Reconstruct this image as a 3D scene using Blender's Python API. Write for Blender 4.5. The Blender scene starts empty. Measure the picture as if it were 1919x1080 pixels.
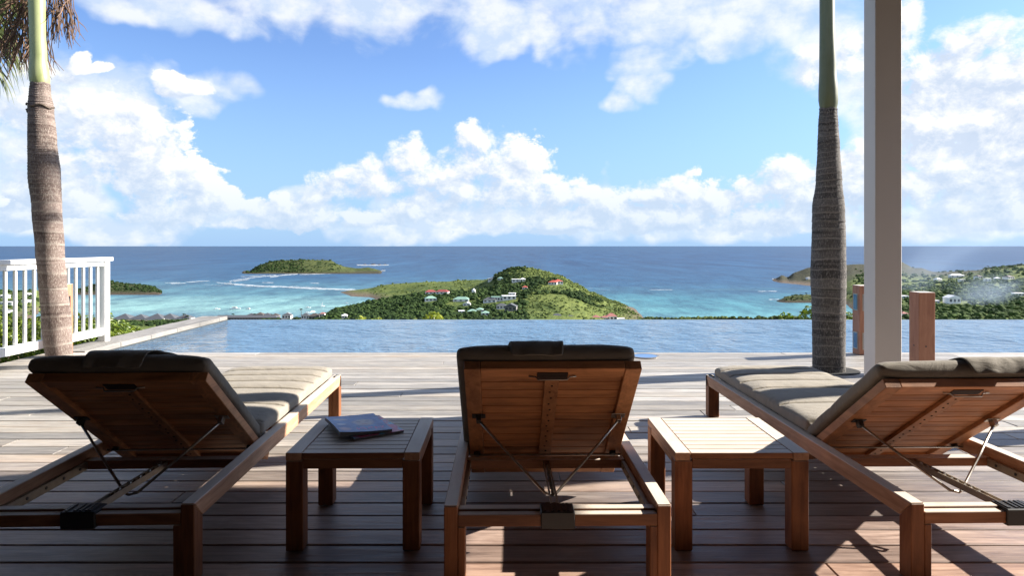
import bpy, bmesh, math, random
import numpy as np
from mathutils import Vector, Matrix, noise as mnoise

random.seed(7)
R = math.radians
SC = bpy.context.scene
COL = SC.collection

# ------------------------------------------------------------------ camera
CAMZ = 1.1
FPX = 1222.0            # focal length in pixels of a 1919 px wide picture
HOR = 461.0
cam_d = bpy.data.cameras.new('camera')
cam = bpy.data.objects.new('camera', cam_d)
COL.objects.link(cam)
cam.location = (0, 0, CAMZ)
cam.rotation_euler = (R(90), 0, 0)
cam_d.sensor_width = 36
cam_d.lens = 36 * FPX / 1919.0
cam_d.shift_y = -(540 - HOR) / 1919.0
cam_d.clip_start = 0.05
cam_d.clip_end = 200000
SC.camera = cam

# ------------------------------------------------------------------ light
SUN_AZ = R(13.5)        # measured from +X towards +Y
SUN_EL = R(29)
sun_dir = Vector((math.cos(SUN_EL) * math.cos(SUN_AZ), math.cos(SUN_EL) * math.sin(SUN_AZ), math.sin(SUN_EL)))
sd = bpy.data.lights.new('sun', 'SUN')
sd.energy = 5.0
sd.angle = R(0.5)
sd.color = (1.0, 0.94, 0.85)
sun = bpy.data.objects.new('sun', sd)
COL.objects.link(sun)
sun.location = (30, 10, 30)
sun.rotation_euler = (-sun_dir).to_track_quat('-Z', 'Y').to_euler()

SC.view_settings.view_transform = 'Standard'
SC.view_settings.look = 'None'
SC.view_settings.exposure = 1.55
SC.view_settings.gamma = 1.0
SC.view_settings.use_curve_mapping = False

# ------------------------------------------------------------------ node helpers
class NT:
    def __init__(s, tree):
        s.t = tree
    def n(s, typ, **kw):
        nd = s.t.nodes.new(typ)
        for k, v in kw.items():
            setattr(nd, k, v)
        return nd
    def l(s, a, b):
        s.t.links.new(a, b)
    def setin(s, sock, v):
        if hasattr(v, 'is_output') or isinstance(v, bpy.types.NodeSocket):
            s.l(v, sock)
        else:
            sock.default_value = v
    def m(s, op, a, b=None, c=None, clamp=False):
        nd = s.n('ShaderNodeMath', operation=op, use_clamp=clamp)
        s.setin(nd.inputs[0], a)
        if b is not None: s.setin(nd.inputs[1], b)
        if c is not None: s.setin(nd.inputs[2], c)
        return nd.outputs[0]
    def vm(s, op, a, b=None):
        nd = s.n('ShaderNodeVectorMath', operation=op)
        s.setin(nd.inputs[0], a)
        if b is not None: s.setin(nd.inputs[1], b)
        return nd.outputs[0]
    def xyz(s, v):
        nd = s.n('ShaderNodeSeparateXYZ'); s.l(v, nd.inputs[0]); return nd.outputs
    def comb(s, x, y, z):
        nd = s.n('ShaderNodeCombineXYZ')
        for i, v in enumerate((x, y, z)): s.setin(nd.inputs[i], v)
        return nd.outputs[0]
    def noise(s, vec, scale, detail=4, rough=0.5, dist=0.0, color=False, dim='3D'):
        nd = s.n('ShaderNodeTexNoise', noise_dimensions=dim)
        if vec is not None: s.l(vec, nd.inputs['Vector'])
        nd.inputs['Scale'].default_value = scale
        nd.inputs['Detail'].default_value = detail
        nd.inputs['Roughness'].default_value = rough
        nd.inputs['Distortion'].default_value = dist
        return nd.outputs['Color' if color else 'Fac']
    def map(s, v, a, b, c=0.0, d=1.0, smooth=False):
        nd = s.n('ShaderNodeMapRange')
        if smooth: nd.interpolation_type = 'SMOOTHSTEP'
        s.setin(nd.inputs['Value'], v)
        for k, x in (('From Min', a), ('From Max', b), ('To Min', c), ('To Max', d)): s.setin(nd.inputs[k], x)
        return nd.outputs[0]
    def mix(s, f, a, b, blend='MIX'):
        nd = s.n('ShaderNodeMix', data_type='RGBA', blend_type=blend)
        s.setin(nd.inputs[0], f)
        for i, v in ((6, a), (7, b)):
            if isinstance(v, (tuple, list)): v = tuple(v) + ((1.0,) if len(v) == 3 else ())
            s.setin(nd.inputs[i], v)
        return nd.outputs[2]
    def ramp(s, f, stops, interp='LINEAR'):
        nd = s.n('ShaderNodeValToRGB')
        cr = nd.color_ramp; cr.interpolation = interp
        while len(cr.elements) < len(stops): cr.elements.new(0.5)
        for e, (p, c) in zip(cr.elements, stops):
            e.position = p; e.color = tuple(c) + (1.0,)
        s.l(f, nd.inputs[0])
        return nd.outputs[0]
    def mapping(s, vec, scale=(1, 1, 1), loc=(0, 0, 0), rot=(0, 0, 0)):
        nd = s.n('ShaderNodeMapping')
        s.l(vec, nd.inputs[0])
        nd.inputs['Location'].default_value = loc
        nd.inputs['Rotation'].default_value = rot
        nd.inputs['Scale'].default_value = scale
        return nd.outputs[0]

def newmat(name):
    m = bpy.data.materials.new(name); m.use_nodes = True
    t = m.node_tree
    for nd in list(t.nodes): t.nodes.remove(nd)
    g = NT(t)
    out = g.n('ShaderNodeOutputMaterial')
    p = g.n('ShaderNodeBsdfPrincipled')
    g.l(p.outputs[0], out.inputs[0])
    return m, g, p, out

def bump(g, p, h, strength=0.3, dist=0.01):
    b = g.n('ShaderNodeBump')
    b.inputs['Strength'].default_value = strength
    b.inputs['Distance'].default_value = dist
    g.l(h, b.inputs['Height'])
    g.l(b.outputs[0], p.inputs['Normal'])
    return b

# ------------------------------------------------------------------ sky
# clouds are placed by direction (azimuth right of north, elevation; degrees)
def AE(x, y, rx, ry):
    az = math.degrees(math.atan((x - 960) / FPX))
    k = math.cos(math.radians(az))
    el = math.degrees(math.atan((HOR - y) * k / FPX))
    return (az, el, math.degrees(rx / FPX) * k * k, math.degrees(ry / FPX) * k)

CUMULUS = [AE(*a) for a in [
    (245, 265, 105, 85), (300, 330, 85, 60), (180, 215, 75, 50), (150, 290, 120, 70), (375, 345, 42, 45), (400, 375, 60, 30),
    (138, 116, 26, 20), (172, 126, 38, 9), (120, 150, 50, 16), (318, 150, 26, 24), (350, 162, 40, 16), (60, 210, 90, 70),
    (895, 275, 46, 36), (930, 310, 85, 60), (830, 330, 90, 45), (760, 300, 38, 32), (700, 318, 36, 22), (690, 345, 90, 30), (975, 350, 80, 45),
    (900, 370, 150, 45), (1060, 375, 90, 35), (595, 365, 32, 34), (1150, 388, 80, 30),
    (1300, 350, 26, 34), (1240, 375, 70, 28), (1345, 372, 45, 36), (1395, 365, 45, 30), (1480, 345, 55, 48), (1520, 370, 80, 40), (1600, 330, 60, 60),
    (1690, 70, 55, 50), (1825, 85, 60, 46), (1770, 150, 130, 60), (1900, 130, 90, 70), (1860, 220, 150, 70), (1740, 250, 80, 60), (1840, 330, 140, 55),
    (1590, 110, 60, 55), (1520, 130, 40, 38), (1700, 360, 100, 40), (1980, 240, 200, 160),
    (560, 395, 90, 26), (640, 410, 120, 22), (1000, 415, 160, 20), (1250, 412, 150, 22), (1460, 405, 120, 26), (340, 400, 100, 26), (100, 360, 90, 40), (1860, 400, 160, 35), (250, 408, 45, 14), (140, 395, 40, 16), (40, 400, 60, 20), (770, 400, 60, 16), (450, 415, 70, 12)]]
WISPY = [AE(*a) for a in [
    (1215, 105, 85, 40), (1225, 150, 60, 55), (1175, 195, 62, 34), (768, 192, 62, 30), (370, 165, 105, 42), (1010, 25, 260, 70), (640, 10, 300, 70), (1240, 15, 170, 75), (1410, 30, 170, 60),
    (300, 20, 260, 50), (1560, 60, 140, 110), (960, 80, 90, 40), (40, 150, 120, 90), (150, 190, 200, 90), (1500, 420, 500, 40), (900, 415, 420, 36),
    (250, 420, 330, 40), (1780, 400, 300, 60), (1120, 345, 80, 25), (560, 385, 90, 40), (1860, 280, 200, 140), (60, 330, 160, 90), (1650, 220, 100, 130)]]

world = bpy.data.worlds.new('World'); SC.world = world; world.use_nodes = True
wt = world.node_tree
for nd in list(wt.nodes): wt.nodes.remove(nd)
w = NT(wt)

def blob_group(name, blobs):
    gt = bpy.data.node_groups.new(name, 'ShaderNodeTree')
    gt.interface.new_socket(name='P', in_out='INPUT', socket_type='NodeSocketVector')
    gt.interface.new_socket(name='D', in_out='OUTPUT', socket_type='NodeSocketFloat')
    g = NT(gt)
    gi = g.n('NodeGroupInput'); go = g.n('NodeGroupOutput')
    acc = None
    for az, el, rx, ry in blobs:
        v = g.vm('SUBTRACT', gi.outputs[0], (az, el, 0))
        v = g.vm('MULTIPLY', v, (1 / rx, 1 / ry, 0))
        nd = g.n('ShaderNodeVectorMath', operation='DOT_PRODUCT')
        g.l(v, nd.inputs[0]); g.l(v, nd.inputs[1])
        d = g.m('SUBTRACT', 1.0, nd.outputs['Value'])
        acc = d if acc is None else g.m('SMOOTH_MAX', acc, d, 0.25)
    g.l(acc, go.inputs[0])
    return gt

gc = blob_group('cumulus_field', CUMULUS)
gw = blob_group('wispy_field', WISPY)
tc = w.n('ShaderNodeTexCoord')
dx, dy, dz = w.xyz(tc.outputs['Generated'])
az = w.m('MULTIPLY', w.m('ARCTAN2', dx, dy), 180 / math.pi)
el = w.m('MULTIPLY', w.m('ARCSINE', dz), 180 / math.pi)
P = w.comb(az, el, 0.0)
# back half of the sky: ordinary scattered cloud
def cum_density(off):
    p = w.vm('ADD', P, off)
    # warp
    wc = w.noise(w.mapping(p, (1, 1.3, 1)), 0.22, 2, 0.5, color=True, dim='2D')
    pw = w.vm('ADD', p, w.vm('MULTIPLY', w.vm('SUBTRACT', wc, (0.5, 0.5, 0.5)), (3.2, 2.2, 0)))
    nd = w.n('ShaderNodeGroup'); nd.node_tree = gc; w.l(pw, nd.inputs[0])
    d = w.m('MAXIMUM', nd.outputs[0], -2.5)
    vo = w.n('ShaderNodeTexVoronoi', feature='F1', voronoi_dimensions='2D')
    vo.inputs['Scale'].default_value = 0.42; vo.inputs['Detail'].default_value = 3.5
    vo.inputs['Roughness'].default_value = 0.62; vo.inputs['Lacunarity'].default_value = 2.3
    vo.normalize = True
    w.l(w.mapping(pw, (1, 1.25, 1)), vo.inputs['Vector'])
    bil = w.m('MULTIPLY', w.m('SUBTRACT', 0.42, vo.outputs['Distance']), 2.6)
    ns = w.noise(w.mapping(p, (1, 1.35, 1)), 0.55, 6, 0.62, dim='2D')
    nn = w.m('MULTIPLY', w.m('SUBTRACT', ns, 0.5), 2.6)
    return w.m('ADD', d, w.m('ADD', bil, nn))
d0 = cum_density((0, 0, 0))
d1 = cum_density((0.9, 0.85, 0))
back = w.map(w.m('ABSOLUTE', az), 48, 70, 0, 1)
bn = w.m('MULTIPLY', w.m('SUBTRACT', w.noise(tc.outputs['Generated'], 3.2, 7, 0.6), 0.52), 9.0)
d0m = w.m('MAXIMUM', d0, w.m('ADD', w.m('MULTIPLY', bn, back), w.m('MULTIPLY', w.m('SUBTRACT', 1.0, back), -4.0)))
high = w.map(el, 21, 30, 0, 1)
bn2 = w.m('MULTIPLY', w.m('SUBTRACT', w.noise(tc.outputs['Generated'], 2.2, 6, 0.6), 0.5), 7.0)
d0m = w.m('MAXIMUM', d0m, w.m('ADD', w.m('MULTIPLY', bn2, high), w.m('MULTIPLY', w.m('SUBTRACT', 1.0, high), -4.0)))
acum = w.map(d0m, -0.30, w.map(w.noise(P, 0.10, 2, 0.5, dim='2D'), 0.35, 0.65, 0.15, 1.5), 0, 1, smooth=True)
lit = w.map(w.m('SUBTRACT', d0, d1), -0.7, 0.8, 0.0, 1.0)
thick = w.map(d0m, 0.3, 2.6, 0.0, 1.0)
# distant soft cloud
nwv = w.noise(w.mapping(P, (1, 1.6, 1)), 0.15, 6, 0.56, 0.25, dim='2D')
ndw = w.n('ShaderNodeGroup'); ndw.node_tree = gw
wc2 = w.noise(P, 0.13, 3, 0.55, color=True, dim='2D')
w.l(w.vm('ADD', P, w.vm('MULTIPLY', w.vm('SUBTRACT', wc2, (0.5, 0.5, 0.5)), (8, 6.5, 0))), ndw.inputs[0])
dw = w.m('ADD', w.m('MULTIPLY', w.m('MAXIMUM', ndw.outputs[0], -2.5), 1.5), w.m('MULTIPLY', w.m('SUBTRACT', nwv, 0.5), 3.0))
awis = w.m('MULTIPLY', w.map(dw, 0.0, 1.5, 0, 1, smooth=True), 0.85)
# sky
sky = w.n('ShaderNodeTexSky', sky_type='NISHITA')
sky.sun_disc = False
sky.sun_elevation = SUN_EL
sky.sun_rotation = math.pi / 2 - SUN_AZ
sky.altitude = 100
sky.air_density = 1.0; sky.dust_density = 0.4; sky.ozone_density = 1.6
SKYK = 0.062
skyc = w.mix(1.0, sky.outputs[0], (0.80, 0.94, 1.24), 'MULTIPLY')
lowt = w.map(el, 0.0, 9.0, 1.0, 0.0, smooth=True)
k = 0.365 / SKYK
skyc = w.mix(w.map(el, -1.0, 16.0, 0.92, 0.0), skyc, (0.34 * k, 0.58 * k, 0.93 * k))
cw = (1.06 * k, 1.06 * k, 1.05 * k)
cs = (0.55 * k, 0.67 * k, 0.87 * k)
ccol = w.mix(w.m('ADD', w.m('MULTIPLY', lit, 0.8), 0.2, clamp=True), cs, cw)
ccol = w.mix(w.m('MULTIPLY', w.m('SUBTRACT', 1.05, lit), w.m('MULTIPLY', thick, 0.75)), ccol, (0.52 * k, 0.64 * k, 0.82 * k))
ccol = w.mix(w.m('MULTIPLY', lowt, 0.55), ccol, (0.50 * k, 0.68 * k, 0.90 * k))
wcol = w.mix(w.map(w.noise(w.mapping(P, (1, 1.5, 1)), 0.28, 5, 0.6, dim='2D'), 0.36, 0.62), (0.66 * k, 0.78 * k, 0.95 * k), (0.98 * k, 1.0 * k, 1.02 * k))
s1 = w.mix(awis, skyc, wcol)
s2 = w.mix(acum, s1, ccol)
below = w.map(el, -1.5, 0.0, 1, 0)
bg = w.n('ShaderNodeBackground'); bg.inputs['Strength'].default_value = SKYK
w.l(s2, bg.inputs[0])
wo = w.n('ShaderNodeOutputWorld'); w.l(bg.outputs[0], wo.inputs[0])
world.cycles.sampling_method = 'MANUAL'
world.cycles.sample_map_resolution = 512

# ------------------------------------------------------------------ object helpers
def tag(o, label=None, cat=None, group=None, kind=None):
    if label: o['label'] = label
    if cat: o['category'] = cat
    if group: o['group'] = group
    if kind: o['kind'] = kind
    return o

def empty(name, loc=(0, 0, 0), rz=0.0):
    o = bpy.data.objects.new(name, None); COL.objects.link(o)
    o.location = loc; o.rotation_euler = (0, 0, rz); o.empty_display_size = 0.2
    return o

def link(name, me, mat, parent=None, smooth=False):
    o = bpy.data.objects.new(name, me); COL.objects.link(o)
    if mat is not None:
        ms = mat if isinstance(mat, (list, tuple)) else [mat]
        if not me.materials:
            for m_ in ms: me.materials.append(m_)
    if parent is not None: o.parent = parent
    if smooth:
        for p_ in me.polygons: p_.use_smooth = True
    return o

class MB:
    def __init__(s): s.v = []; s.f = []; s.mi = []
    def add(s, vs, fs, mi=0):
        b = len(s.v); s.v += [tuple(x) for x in vs]
        s.f += [tuple(b + i for i in f) for f in fs]; s.mi += [mi] * len(fs)
        return s
    def box(s, x0, x1, y0, y1, z0, z1, mi=0):
        vs = [(x, y, z) for z in (z0, z1) for y in (y0, y1) for x in (x0, x1)]
        return s.add(vs, [(0, 2, 3, 1), (4, 5, 7, 6), (0, 1, 5, 4), (2, 6, 7, 3), (0, 4, 6, 2), (1, 3, 7, 5)], mi)
    def fbox(s, F, x0, x1, a0, a1, n0, n1):
        vs = [F(x, a, n) for n in (n0, n1) for a in (a0, a1) for x in (x0, x1)]
        return s.add(vs, [(0, 2, 3, 1), (4, 5, 7, 6), (0, 1, 5, 4), (2, 6, 7, 3), (0, 4, 6, 2), (1, 3, 7, 5)])
    def beam(s, p0, p1, wd, ht, up=(0, 0, 1)):
        p0 = Vector(p0); p1 = Vector(p1); d = (p1 - p0).normalized(); up = Vector(up)
        sd_ = d.cross(up).normalized(); u = sd_.cross(d).normalized()
        vs = [p + sd_ * (a * wd / 2) + u * (b * ht / 2) for p in (p0, p1) for b in (-1, 1) for a in (-1, 1)]
        return s.add(vs, [(0, 1, 3, 2), (4, 6, 7, 5), (0, 4, 5, 1), (2, 3, 7, 6), (0, 2, 6, 4), (1, 5, 7, 3)])
    def tube(s, pts, r, n=8, cap=True):
        pts = [Vector(p) for p in pts]; rs = r if isinstance(r, (list, tuple)) else [r] * len(pts)
        rings = []; prev = None
        for i, p in enumerate(pts):
            d = (pts[min(i + 1, len(pts) - 1)] - pts[max(i - 1, 0)]).normalized()
            ref = prev if prev is not None else (Vector((0, 0, 1)) if abs(d.z) < 0.9 else Vector((1, 0, 0)))
            a = d.cross(ref)
            if a.length < 1e-4: a = d.orthogonal()
            a.normalize(); b = a.cross(d).normalized(); prev = b
            rings.append([p + (a * math.cos(2 * math.pi * k_ / n) + b * math.sin(2 * math.pi * k_ / n)) * rs[i] for k_ in range(n)])
        vs = [v for rg in rings for v in rg]
        fs = [(i * n + j, i * n + (j + 1) % n, (i + 1) * n + (j + 1) % n, (i + 1) * n + j) for i in range(len(pts) - 1) for j in range(n)]
        if cap: fs += [tuple(range(n - 1, -1, -1)), tuple((len(pts) - 1) * n + j for j in range(n))]
        return s.add(vs, fs)
    def prism(s, poly, x0, x1):
        n = len(poly)
        vs = [(x0, a, b) for a, b in poly] + [(x1, a, b) for a, b in poly]
        return s.add(vs, [tuple(range(n)), tuple(range(2 * n - 1, n - 1, -1))] + [(i, i + n, (i + 1) % n + n, (i + 1) % n) for i in range(n)])
    def mesh(s, name, bevel=0.0, seg=1):
        me = bpy.data.meshes.new(name)
        me.from_pydata(s.v, [], s.f)
        if any(s.mi): me.polygons.foreach_set('material_index', s.mi)
        bm = bmesh.new(); bm.from_mesh(me)
        bmesh.ops.recalc_face_normals(bm, faces=bm.faces)
        if bevel: bmesh.ops.bevel(bm, geom=list(bm.edges), offset=bevel, segments=seg, profile=0.6, affect='EDGES', clamp_overlap=True)
        bm.to_mesh(me); bm.free(); me.update()
        return me
    def build(s, name, mat, parent=None, bevel=0.0, smooth=False, seg=1):
        return link(name, s.mesh(name, bevel, seg), mat, parent, smooth)

# ------------------------------------------------------------------ materials
def wood(name, axis, dark, light, grey=(0.42, 0.37, 0.31), weather=0.0, grain=1.0, rough=0.55, spec=0.35, patch=0.5):
    m, g, p, out = newmat(name)
    t = g.n('ShaderNodeTexCoord'); oi = g.n('ShaderNodeObjectInfo')
    rnd = oi.outputs['Random']
    base = g.vm('ADD', t.outputs['Object'], g.comb(g.m('MULTIPLY', rnd, 37.0), g.m('MULTIPLY', rnd, 91.0), g.m('MULTIPLY', rnd, 53.0)))
    sc = [1.0, 1.0, 1.0]; sc[axis] = 0.07
    v = g.mapping(base, tuple(x * grain for x in sc))
    n1 = g.noise(v, 34, 6, 0.6, 0.8)
    n2 = g.noise(v, 150, 4, 0.6, 0.2)
    sc2 = [1.0, 1.0, 1.0]; sc2[axis] = 0.3
    n3 = g.noise(g.mapping(base, tuple(sc2)), 9, 4, 0.6, 1.5)
    f = g.m('ADD', g.m('MULTIPLY', n1, 0.6), g.m('ADD', g.m('MULTIPLY', n2, 0.2), g.m('MULTIPLY', n3, patch)))
    f = g.map(f, 0.42, 0.88, 0, 1)
    c = g.mix(f, dark, light)
    hs = g.n('ShaderNodeHueSaturation'); g.l(c, hs.inputs['Color'])
    g.l(g.map(rnd, 0, 1, 0.80, 1.18), hs.inputs['Value'])
    c = hs.outputs[0]
    if weather > 0:
        ge = g.n('ShaderNodeNewGeometry')
        nz = g.xyz(ge.outputs['Normal'])[2]
        wf = g.m('MULTIPLY', g.map(nz, 0.55, 0.85, 0, 1), g.map(n3, 0.25, 0.6, weather * 0.75, weather))
        gcol = g.mix(n1, tuple(x * 0.8 for x in grey), tuple(min(1, x * 1.15) for x in grey))
        c = g.mix(wf, c, gcol)
    g.l(c, p.inputs['Base Color'])
    p.inputs['Roughness'].default_value = rough
    p.inputs['Specular IOR Level'].default_value = spec
    bump(g, p, g.m('ADD', n1, g.m('MULTIPLY', n2, 0.6)), 0.35, 0.0015)
    return m

TD, TL = (0.10, 0.032, 0.012), (0.38, 0.165, 0.072)
GREYW = (0.68, 0.60, 0.50)
M_wx = wood('teak_along_x', 0, TD, TL, GREYW, 0.95)
M_wy = wood('teak_along_y', 1, (0.24, 0.105, 0.052), (0.62, 0.37, 0.23), GREYW, 0.95)  # paler and warmer: light bounced onto the rail sides is in the colour
M_wz = wood('teak_along_z', 2, (0.085, 0.026, 0.009), (0.34, 0.13, 0.048), GREYW, 0.7)
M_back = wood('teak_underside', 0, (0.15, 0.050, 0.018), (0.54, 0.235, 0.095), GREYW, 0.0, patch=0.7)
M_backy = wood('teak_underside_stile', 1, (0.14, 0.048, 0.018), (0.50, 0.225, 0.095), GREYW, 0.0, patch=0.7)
M_boll = wood('hardwood_post', 2, (0.22, 0.085, 0.045), (0.46, 0.22, 0.13), (0.7, 0.66, 0.6), 0.9, grain=0.8)

def deck_mat():
    m, g, p, out = newmat('weathered_deck_board')
    ge = g.n('ShaderNodeNewGeometry'); oi = g.n('ShaderNodeObjectInfo')
    rnd = oi.outputs['Random']; pos = ge.outputs['Position']
    off = g.comb(g.m('MULTIPLY', rnd, 71.0), g.m('MULTIPLY', rnd, 13.0), g.m('MULTIPLY', rnd, 29.0))
    b = g.vm('ADD', pos, off)
    v = g.mapping(b, (0.06, 1.0, 1.0))
    n1 = g.noise(v, 55, 6, 0.65, 0.5)
    n2 = g.noise(v, 210, 3, 0.6)
    n3 = g.noise(g.mapping(b, (0.35, 1.2, 1)), 5.0, 5, 0.62, 1.8)
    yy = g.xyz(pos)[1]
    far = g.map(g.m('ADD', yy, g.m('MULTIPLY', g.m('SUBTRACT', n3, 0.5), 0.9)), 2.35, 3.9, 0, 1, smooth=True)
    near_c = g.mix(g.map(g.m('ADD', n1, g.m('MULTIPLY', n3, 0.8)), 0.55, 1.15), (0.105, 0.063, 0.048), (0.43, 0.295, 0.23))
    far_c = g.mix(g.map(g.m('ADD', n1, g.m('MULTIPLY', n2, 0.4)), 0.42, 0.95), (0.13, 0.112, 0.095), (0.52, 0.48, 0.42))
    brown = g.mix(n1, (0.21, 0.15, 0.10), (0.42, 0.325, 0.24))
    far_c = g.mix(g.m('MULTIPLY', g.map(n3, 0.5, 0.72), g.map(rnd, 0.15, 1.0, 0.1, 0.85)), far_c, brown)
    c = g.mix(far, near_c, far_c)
    pale = g.map(g.noise(g.mapping(b, (0.5, 1.3, 1)), 2.2, 6, 0.65, 2.2), 0.6, 0.8, 0, 0.35)
    c = g.mix(pale, c, (0.45, 0.41, 0.37))
    hs = g.n('ShaderNodeHueSaturation'); g.l(c, hs.inputs['Color'])
    g.l(g.map(rnd, 0, 1, 0.60, 1.22), hs.inputs['Value'])
    g.l(g.map(g.m('FRACT', g.m('MULTIPLY', rnd, 7.3)), 0, 1, 0.65, 1.15), hs.inputs['Saturation'])
    g.l(hs.outputs[0], p.inputs['Base Color'])
    g.l(g.map(n1, 0.3, 0.7, 0.38, 0.62), p.inputs['Roughness'])
    p.inputs['Specular IOR Level'].default_value = 0.4
    bump(g, p, g.m('ADD', n1, g.m('MULTIPLY', n3, 0.5)), 0.5, 0.003)
    return m
M_deck = deck_mat()

def plain(name, col, rough=0.6, metal=0.0, nscale=0, namp=0.15, spec=0.5, bumpd=0.0, emis=None):
    m, g, p, out = newmat(name)
    p.inputs['Roughness'].default_value = rough; p.inputs['Metallic'].default_value = metal
    p.inputs['Specular IOR Level'].default_value = spec
    if nscale:
        t = g.n('ShaderNodeTexCoord')
        n = g.noise(t.outputs['Object'], nscale, 5, 0.6)
        g.l(g.mix(n, tuple(x * (1 - namp) for x in col), tuple(min(1, x * (1 + namp)) for x in col)), p.inputs['Base Color'])
        if bumpd: bump(g, p, n, 0.5, bumpd)
    else:
        p.inputs['Base Color'].default_value = tuple(col) + (1,)
    return m

M_white = plain('white_paint', (0.80, 0.80, 0.78), 0.45, nscale=3, namp=0.05)
M_post = plain('cream_paint', (0.62, 0.59, 0.56), 0.5, nscale=2, namp=0.06)
M_metal = plain('brushed_steel', (0.42, 0.38, 0.33), 0.35, 0.9, nscale=40, namp=0.2)
M_brass = plain('aged_metal_strip', (0.34, 0.28, 0.21), 0.5, 0.6, nscale=30, namp=0.35)
M_dark = plain('dark_housing', (0.020, 0.019, 0.018), 0.45, nscale=30, namp=0.3)
M_black = plain('black_gap', (0.006, 0.006, 0.006), 0.9)
M_hole_shade = plain('hole_shade', (0.008, 0.007, 0.006), 1.0, nscale=30, namp=0.5, bumpd=0.01)
M_joist = plain('dark_joist', (0.018, 0.014, 0.012), 0.9, nscale=12)

def fabric(name, col, wr=1.0):
    m, g, p, out = newmat(name)
    t = g.n('ShaderNodeTexCoord')
    wv = g.noise(g.mapping(t.outputs['Object'], (1, 1, 1)), 420, 2, 0.6)
    lg = g.noise(t.outputs['Object'], 6, 4, 0.6, 1.0)
    c = g.mix(g.map(lg, 0.3, 0.7), tuple(x * 0.86 for x in col), tuple(x * 1.1 for x in col))
    c = g.mix(g.map(wv, 0.3, 0.7, 0, 0.35), c, tuple(x * 0.7 for x in col))
    g.l(c, p.inputs['Base Color'])
    p.inputs['Roughness'].default_value = 0.85
    p.inputs['Specular IOR Level'].default_value = 0.2
    p.inputs['Sheen Weight'].default_value = 0.08
    b1 = bump(g, p, g.m('ADD', g.m('MULTIPLY', wv, 0.12), g.noise(g.mapping(t.outputs['Object'], (1.0, 1.6, 1)), 9, 4, 0.55, 1.4)), 0.5 * wr, 0.012)
    return m
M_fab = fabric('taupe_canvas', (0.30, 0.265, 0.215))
M_fabd = fabric('taupe_canvas_shaded', (0.215, 0.188, 0.15))  # same canvas, darker: the shade on the backrests is in the colour
# ================================================================== THE TERRACE
# ------------------------------------------------------------------ deck
deck = MB().box(-4.78, 8.2, -3.0, 6.70, -0.30, -0.045).build('deck', M_joist)
tag(deck, kind='structure')
PITCH = 0.131
rng = random.Random(3)
row = 0
ytop = 6.715
while ytop - PITCH > 0.1:
    y1 = ytop - 0.0042; y0 = ytop - PITCH + 0.0042
    x = -4.78
    first = True
    while x < 8.2:
        L = rng.uniform(3.6, 6.5) if not first else rng.uniform(1.0, 6.0)
        first = False
        xe = min(8.2, x + L)
        if 8.2 - xe < 0.6: xe = 8.2
        dz = rng.uniform(-0.0012, 0.0012); tl = rng.uniform(-0.0012, 0.0012)
        mb = MB().box(x + 0.0015, xe - 0.0015, y0, y1, -0.025 + dz, dz)
        mb.v = [(a, b, c + tl * ((a - x) / (xe - x) - .5) + (tl * (1 if b > (y0 + y1) / 2 else -1)) * .5) for a, b, c in mb.v]
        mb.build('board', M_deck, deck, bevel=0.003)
        x = xe
    ytop -= PITCH; row += 1
# unboarded rear of the terrace, behind the camera
bk = MB().box(-4.78, 8.2, -3.0, ytop - 0.004, -0.04, -0.001).build('terrace_floor', plain('dark_floor_boards', (0.07, 0.05, 0.04), 0.6, nscale=4, namp=0.3)); tag(bk, kind='structure')

# ------------------------------------------------------------------ pool
def pool_water_mat():
    m, g, p, out = newmat('pool_water')
    ge = g.n('ShaderNodeNewGeometry'); pos = ge.outputs['Position']
    v = g.mapping(pos, (1.0, 0.75, 1.0), rot=(0, 0, R(-24)))
    v2 = g.mapping(pos, (0.55, 1.4, 1.0), rot=(0, 0, R(18)))
    n1 = g.noise(v, 3.2, 3, 0.5, 0.5)
    n2 = g.noise(v2, 8.5, 3, 0.55, 0.7)
    n3 = g.noise(v, 24, 2, 0.5, 0.3)
    h = g.m('ADD', g.m('MULTIPLY', n1, 1.3), g.m('ADD', g.m('MULTIPLY', n2, 1.0), g.m('MULTIPLY', n3, 0.22)))
    amp = g.map(g.noise(g.mapping(pos, (0.35, 0.6, 1), rot=(0, 0, R(-20))), 1.0, 3, 0.5, 0.8), 0.3, 0.7, 0.45, 1.35)
    b = bump(g, p, g.m("MULTIPLY", h, amp), 1.0, 0.050)
    c = g.mix(g.map(n2, 0.35, 0.65), (0.040, 0.095, 0.165), (0.085, 0.165, 0.25))
    g.l(c, p.inputs['Base Color'])
    p.inputs['Roughness'].default_value = 0.04
    p.inputs['IOR'].default_value = 1.34
    return m
M_pool = pool_water_mat()
WZ = -0.05
pool = MB().box(-4.395, 15.0, 6.72, 10.08, WZ - 0.25, WZ).build('pool_water', M_pool); tag(pool, kind='structure')
def stone(name, c0, c1):
    m, g, p, out = newmat(name)
    ge = g.n('ShaderNodeNewGeometry'); pos = ge.outputs['Position']
    a = g.noise(pos, 3.0, 6, 0.65, 0.6); b_ = g.noise(pos, 30, 4, 0.6)
    st = g.map(g.noise(g.mapping(pos, (1.5, 0.5, 1)), 2.2, 5, 0.7, 1.5), 0.45, 0.65)
    c = g.mix(a, c0, c1); c = g.mix(g.m('MULTIPLY', st, 0.55), c, tuple(x * 0.35 for x in c0)); c = g.mix(g.m('MULTIPLY', b_, 0.3), c, c0)
    g.l(c, p.inputs['Base Color']); p.inputs['Roughness'].default_value = 0.75
    bump(g, p, g.m('ADD', a, b_), 0.4, 0.006)
    return m
M_cop = stone('stained_stone_coping', (0.19, 0.18, 0.165), (0.32, 0.30, 0.275))
cop = empty('pool_coping'); tag(cop, kind='structure')
yy = 6.725
rr = random.Random(9)
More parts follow.
